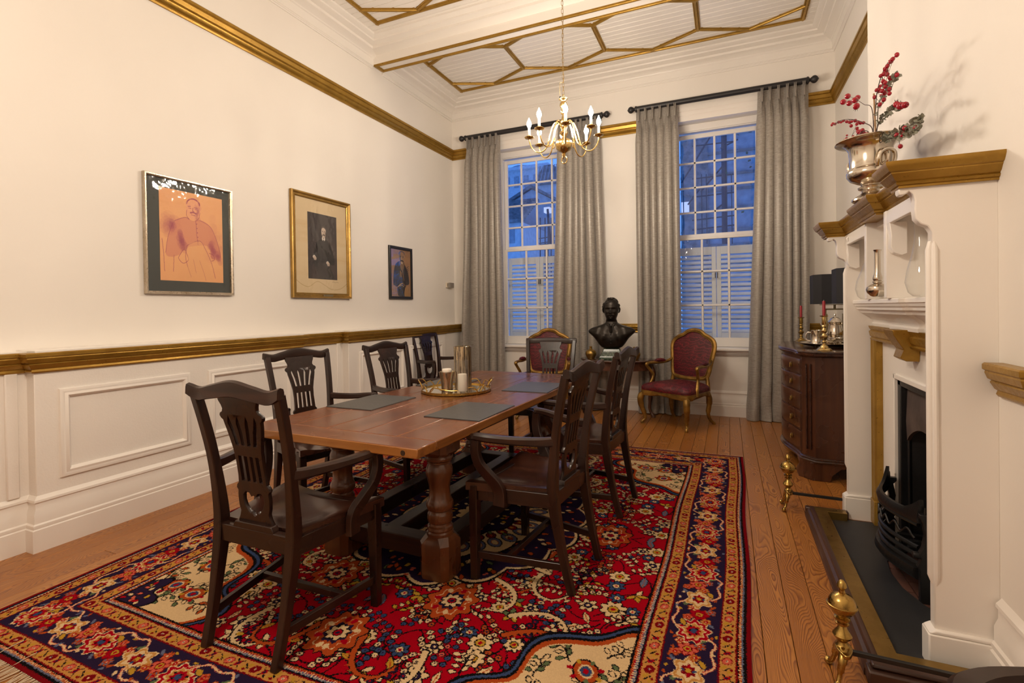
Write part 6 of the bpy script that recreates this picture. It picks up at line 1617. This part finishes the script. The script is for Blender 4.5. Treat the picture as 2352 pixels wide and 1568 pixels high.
def stick(x, y, h, ch, lab, mt):
    t = thing('candlestick', lab, 'candlestick', (x, y, CT), 0, 'brass candlesticks on the chest'); s = h/.24
    MB().loft([[(x_*w_, y_*w_, z) for x_, y_ in octo(1, .22)] for w_, z in ((.100, 0), (.100, .006), (.092, .010), (.084, .016), (.06, .022))]).build('foot', mt, t)
    MB().lathe([(.030, .02*s), (.026, .030*s), (.013, .040*s), (.011, .052*s), (.016, .060*s), (.012, .068*s), (.018, .082*s), (.024, .092*s), (.024, .098*s), (.014, .106*s), (.011, .116*s), (.018, .126*s), (.020, .134*s), (.013, .142*s), (.011, .154*s), (.017, .162*s), (.012, .172*s), (.016, .182*s), (.0145, .226*s), (.028, .231*s), (.029, .235*s), (.013, .236*s), (.011, .22*s), (.0, .219*s)], 24).build('stem', mt, t)
    c = thing('red_candle', 'red taper candle in the '+('farther' if y > 5 else 'nearer')+' brass candlestick', 'candle', (x, y, CT+.2195*s), 0, 'red candles')
    MB().lathe([(.0, 0), (.0105, 0), (.0105, ch-.004), (.008, ch), (.0, ch+.001)], 16).build('wax', MAT['waxred'], c)
    MB().tube([(0, 0, ch), (.001, 0, ch+.008)], .0009, 5).build('wick', MAT['waxwhite'], c)
stick(.632, 5.385, .235, .125, 'slender brass candlestick at the far corner of the chest of drawers', MAT['oldbrass'])
stick(.665, 4.385, .268, .128, 'polished brass candlestick at the near corner of the chest of drawers', MAT['brass'])
TX, TY = .775, 4.83
t = thing('silver_tray', 'round silver tray carrying the coffee things on the chest of drawers', 'tray', (TX, TY, CT))
MB().lathe([(.0, .010), (.19, .010), (.205, .016), (.235, .030), (.245, .030), (.247, .033), (.238, .034), (.205, .021), (.19, .014), (.0, .014)], 56).build('dish', MAT['silver'], t)
for q in range(4): MB().lathe([(.0, 0), (.010, 0), (.012, .006), (.008, .014), (.0, .016)], 10, None, (.15*math.cos(q*PI/2+.7), .15*math.sin(q*PI/2+.7))).build('foot', MAT['silver'], t)
TZ = CT+.0142
t = thing('silver_mug', 'plain silver tankard on the tray, beside the nearer candlestick', 'tankard', (.690, 4.90, TZ), 0)
MB().lathe([(.0, 0), (.050, 0), (.051, .004), (.046, .010), (.044, .06), (.043, .112), (.046, .116), (.043, .117), (.040, .112), (.041, .02), (.0, .012)], 36).build('body', MAT['silver'], t)
MB().tube(smooth([(-.043, .0, .098), (-.066, .01, .096), (-.078, .012, .07), (-.070, .012, .035), (-.045, .0, .026)], 4), .0055, 8).build('handle', MAT['silver'], t)
t = thing('silver_coffee_pot', 'silver coffee pot with domed lid on the silver tray', 'coffee pot', (.835, 4.97, TZ), math.radians(-20))
MB().lathe([(.0, 0), (.045, 0), (.048, .006), (.036, .016), (.034, .022), (.048, .040), (.060, .066), (.061, .086), (.054, .120), (.047, .160), (.050, .176), (.054, .180), (.0, .181)], 40).build('body', MAT['silver'], t)
MB().lathe([(.0, .181), (.054, .181), (.055, .185), (.046, .196), (.034, .212), (.020, .222), (.010, .226), (.006, .234), (.009, .242), (.005, .254), (.0, .262)], 32).build('lid', MAT['silver'], t)
MB().tube(smooth([(-.054, 0, .075), (-.080, 0, .10), (-.092, 0, .14), (-.108, 0, .168)], 4), [.016]*4+[.011]*4+[.008]*4+[.009], 10).build('spout', MAT['silver'], t)
MB().tube(smooth([(.046, 0, .165), (.075, 0, .182), (.092, 0, .165), (.088, 0, .11), (.070, 0, .065), (.056, 0, .062)], 4), [.006, .007]*10+[.006], 8).build('handle', MAT['silver'], t)
t = thing('silver_bowl', 'small footed silver sugar bowl on the tray before the coffee pot', 'bowl', (.80, 4.74, TZ))
MB().lathe([(.0, 0), (.028, 0), (.029, .004), (.014, .012), (.013, .018), (.036, .028), (.048, .046), (.050, .058), (.056, .063), (.052, .062), (.044, .046), (.0, .024)], 32).build('body', MAT['silver'], t)
t = thing('silver_sauce_boat', 'small silver cream boat on the near edge of the tray', 'cream boat', (.745, 4.665, TZ))
m = MB(); rr_ = []
for z, a, b in ((.0, .022, .016), (.006, .018, .012), (.014, .020, .014), (.024, .044, .026), (.040, .056, .032), (.048, .060, .034)): rr_.append([(a*math.cos(q)+(.014 if math.cos(q) > .8 else 0)*(z > .03), b*math.sin(q), z+(.012*max(0, math.cos(q)) if z > .03 else 0)) for q in np.linspace(0, 2*PI, 25)[:-1]])
m.loft(rr_); m.build('body', MAT['silver'], t)
# ------------------------------------------------------------------ chandelier
KX, KY = -1.265, 4.10
chd = thing('chandelier', 'eight-armed brass chandelier with lit candle bulbs hanging on a chain over the table', 'chandelier', (KX, KY, 2.60))
BR = MAT['brass']; zo = 2.60
Z = lambda z: z-zo
colp = [(.0, 2.600), (.010, 2.603), (.014, 2.612), (.010, 2.620), (.020, 2.628), (.045, 2.640), (.066, 2.662), (.073, 2.690), (.070, 2.712), (.058, 2.730), (.040, 2.742), (.020, 2.752), (.016, 2.765), (.030, 2.778), (.036, 2.792), (.030, 2.806), (.018, 2.815), (.022, 2.828), (.030, 2.842), (.024, 2.856), (.016, 2.866), (.026, 2.882), (.028, 2.895), (.020, 2.915), (.013, 2.940), (.012, 2.950), (.022, 2.956), (.024, 2.964), (.017, 2.970), (.024, 2.978), (.024, 2.988), (.015, 2.995), (.016, 3.002), (.028, 3.016), (.033, 3.034), (.028, 3.050), (.017, 3.060), (.020, 3.068), (.036, 3.078), (.040, 3.084), (.034, 3.088), (.010, 3.090), (.0, 3.090)]
MB().lathe([(r, Z(z)) for r, z in colp], 36).build('column', BR, chd)
MB().tube([(.024*math.cos(q), 0, Z(2.566)+.030*math.sin(q)) for q in np.linspace(0, 2*PI, 25)[:-1]], .0052, 8, loop=True).build('pull_ring', BR, chd)
MB().tube([(0, .018*math.cos(q), Z(3.103)+.018*math.sin(q)) for q in np.linspace(0, 2*PI, 21)[:-1]], .003, 8, loop=True).build('top_ring', BR, chd)
RA = .295
arm = MB().tube(smooth([(.020, 0, Z(2.850)), (.046, 0, Z(2.882)), (.078, 0, Z(2.880)), (.104, 0, Z(2.835)), (.126, 0, Z(2.745)), (.152, 0, Z(2.672)), (.192, 0, Z(2.640)), (.236, 0, Z(2.642)), (.274, 0, Z(2.680)), (.292, 0, Z(2.725)), (RA, 0, Z(2.752))], 5), .0058, 9).tube(smooth([(.126, 0, Z(2.745)), (.112, .0, Z(2.720)), (.118, 0, Z(2.695)), (.132, 0, Z(2.70)), (.13, 0, Z(2.715))], 3), .004, 6).mesh('arm', BR)
panm = MB().lathe([(.0, 0), (.010, .0), (.014, .004), (.036, .010), (.041, .016), (.040, .019), (.034, .014), (.012, .008), (.012, .020), (.016, .024), (.017, .030), (.012, .034), (.0, .034)], 24).mesh('drip_pan', BR)
tubm = MB().lathe([(.0, 0), (.0105, 0), (.0105, .058), (.0085, .062), (.0, .062)], 16).mesh('candle_tube', simple('cream_candle_tube', (.72, .62, .46), .5))
blm = MB().lathe([(.0, 0), (.0075, 0), (.010, .008), (.018, .024), (.020, .034), (.0165, .050), (.0085, .068), (.003, .082), (.0, .088)], 18).mesh('bulb', MAT['bulb'])
for k in range(8):
    q = math.radians(45*k+20)
    a = inst(arm, 'arm', chd, rot=(0, 0, q))
    x, y = RA*math.cos(q), RA*math.sin(q)
    inst(panm, 'drip_pan', a, loc=(RA, 0, Z(2.750))); inst(tubm, 'candle_tube', a, loc=(RA, 0, Z(2.782))); inst(blm, 'bulb', a, loc=(RA, 0, Z(2.845)))
lk = MB(); P = []
hl_, rl = .013, .0075
for q in np.linspace(-PI/2, PI/2, 8): P.append((rl*math.sin(q), 0, hl_+rl*math.cos(q)))
for q in np.linspace(PI/2, 3*PI/2, 8): P.append((rl*math.sin(q), 0, -hl_+rl*math.cos(q)))
lkm = lk.tube(P, .0016, 6, loop=True).mesh('chain_link', MAT['oldbrass'])
z = 3.135; i = 0
while z < 4.285:
    inst(lkm, 'chain_link', chd, loc=(0, 0, Z(z)), rot=(0, 0, PI/2*(i % 2)+.2)); z += .0345; i += 1
MB().lathe([(.0, Z(4.30)), (.05, Z(4.30)), (.05, Z(4.292)), (.03, Z(4.282)), (.012, Z(4.272)), (.0, Z(4.272))], 20).build('ceiling_cup', BR, chd)
MB().tube(smooth([(.0, .004, Z(4.28)), (.006, .004, Z(3.8)), (-.004, .004, Z(3.45)), (.002, .004, Z(3.235)), (-.020, .0, Z(3.230)), (-.030, 0, Z(3.215)), (-.031, 0, Z(3.14)), (-.024, .0, Z(3.095))], 4), .0017, 6).build('flex', simple('gold_flex', (.38, .27, .12), .5), chd)
MB().box(-.036, -.018, -.008, .008, Z(3.083), Z(3.108)).build('connector', MAT['blackmetal'], chd, bevel=.002)

# ------------------------------------------------------------------ on the table
TT = .7562
def on_table(x, y): return (x, y, TT)
tr = thing('gold_tray', 'round gold tray with a mirrored base and wavy wire handles in the table centre', 'tray', on_table(-1.690, 2.945)); GB = MAT['traygold'] = mk_gold('brushed_gold', (.42, .255, .055), (.52, .33, .09), .26, 1.0, 40, .04)
MB().lathe([(.0, .002), (.226, .002), (.236, .004), (.236, .019), (.230, .020), (.228, .012), (.0, .010)], 72).build('rim', GB, tr)
MB().lathe([(.0, .0102), (.2275, .0102), (.2275, .0122), (.0, .0122)], 64).build('mirror', MAT['mirror'], tr)
def wave(a0, a1, zf, n=30): return [(.231*math.cos(lerp(a0, a1, i/n)), .231*math.sin(lerp(a0, a1, i/n)), zf(i/n)) for i in range(n+1)]
for k in range(4):
    a0 = math.radians(90*k-18); a1 = math.radians(90*k+66)
    MB().tube(wave(a0, a1, lambda f: .016+(.036*min(1, f/.10)**.6 if f < .10 else .036*min(1, (1-f)/.10)**.6 if f > .9 else .036-.016*math.sin(PI*(f-.10)/.8)**2)), .0036, 8).build('gallery_wire', GB, tr)
for a in (math.radians(24), math.radians(204)):
    c_, s_ = math.cos(a), math.sin(a)
    P = [(.231*math.cos(a+d), .231*math.sin(a+d), z) if o == 0 else ((.231+o)*math.cos(a+d*.9), (.231+o)*math.sin(a+d*.9), z) for d, o, z in ((-.42, 0, .034), (-.36, .006, .060), (-.24, .016, .078), (0, .022, .080), (.24, .016, .078), (.36, .006, .060), (.42, 0, .034))]
    MB().tube(smooth(P, 5), .0040, 8).build('handle', GB, tr)
tz = TT+.0124
v = thing('mercury_votive', 'flared gold-flecked glass votive on the gold tray', 'candle holder', (-1.650, 2.760, tz))
MB().lathe([(.0, .0), (.030, .0), (.037, .004), (.036, .012), (.037, .05), (.041, .09), (.050, .128), (.053, .142), (.0515, .1425), (.048, .128), (.039, .09), (.035, .05), (.034, .012), (.0, .008)], 40).build('body', MAT['mercury'], v)
c = thing('white_candle', 'short white candle standing in the flared votive', 'candle', (-1.650, 2.760, tz+.1435)); 
MB().lathe([(.0, -.014), (.027, -.014), (.030, -.010), (.031, .010), (.028, .016), (.0, .018)], 28).tube([(0, 0, .016), (.001, 0, .022)], .0012, 5).build('wax', MAT['waxwhite'], c)
MB().box(-.034, .034, -.0015, .0015, -.016, -.013).box(-.0015, .0015, -.034, .034, -.016, -.013).build('cup_bracket', MAT['champagne'], v, (0, 0, 0)).location = (0, 0, .1435)
v = thing('mercury_cylinder', 'tall gold-flecked glass cylinder at the back of the gold tray', 'candle holder', (-1.660, 2.985, tz))
MB().lathe([(.0, 0), (.055, 0), (.0595, .004), (.0595, .286), (.058, .287), (.0565, .286), (.0565, .008), (.0, .008)], 44).build('body', MAT['mercury'], v)
v = thing('glass_cylinder', 'clear glass cylinder holding a white candle on the gold tray', 'candle holder', (-1.548, 2.775, tz))
MB().lathe([(.0, 0), (.041, 0), (.043, .003), (.0425, .012), (.039, .018), (.039, .214), (.0375, .215), (.0365, .214), (.0365, .022), (.0, .020)], 40).build('body', MAT['clearglass'], v)
c = thing('white_candle', 'white pillar candle inside the clear glass cylinder', 'candle', (-1.548, 2.775, tz+.0205))
MB().lathe([(.0, 0), (.028, 0), (.0295, .003), (.0295, .104), (.027, .108), (.0, .107)], 28).tube([(0, 0, .106), (.001, 0, .116)], .0012, 5).build('wax', MAT['waxwhite'], c)
def pmat(lab, x, y, rz):
    t = thing('placemat', lab, 'placemat', on_table(x, y), rz, 'dark woven placemats')
    m = MB(); m.grid(lambda u, v_: (lerp(-.160, .160, u), lerp(-.213, .213, v_), .0042), 1, 1, uv=True)
    for i in range(4): p = m.v[i]; m.v.append((p[0]*1.006, p[1]*1.005, .0)); m.uv[4+i] = m.uv[i]
    m.f += [(0, 1, 5, 4), (1, 3, 7, 5), (3, 2, 6, 7), (2, 0, 4, 6)]
    m.build('mat', MAT['mat'], t, ang=15)
pmat('dark grey woven placemat at the near left place of the table', -1.961, 2.418, math.radians(-.5))
pmat('dark grey woven placemat at the near right place of the table', -1.273, 2.378, math.radians(-1))
pmat('dark grey woven placemat at the far right place of the table', -1.242, 3.255, math.radians(1.5))
pmat('dark grey woven placemat at the far left place of the table, behind the gold tray', -1.930, 3.265, math.radians(1))
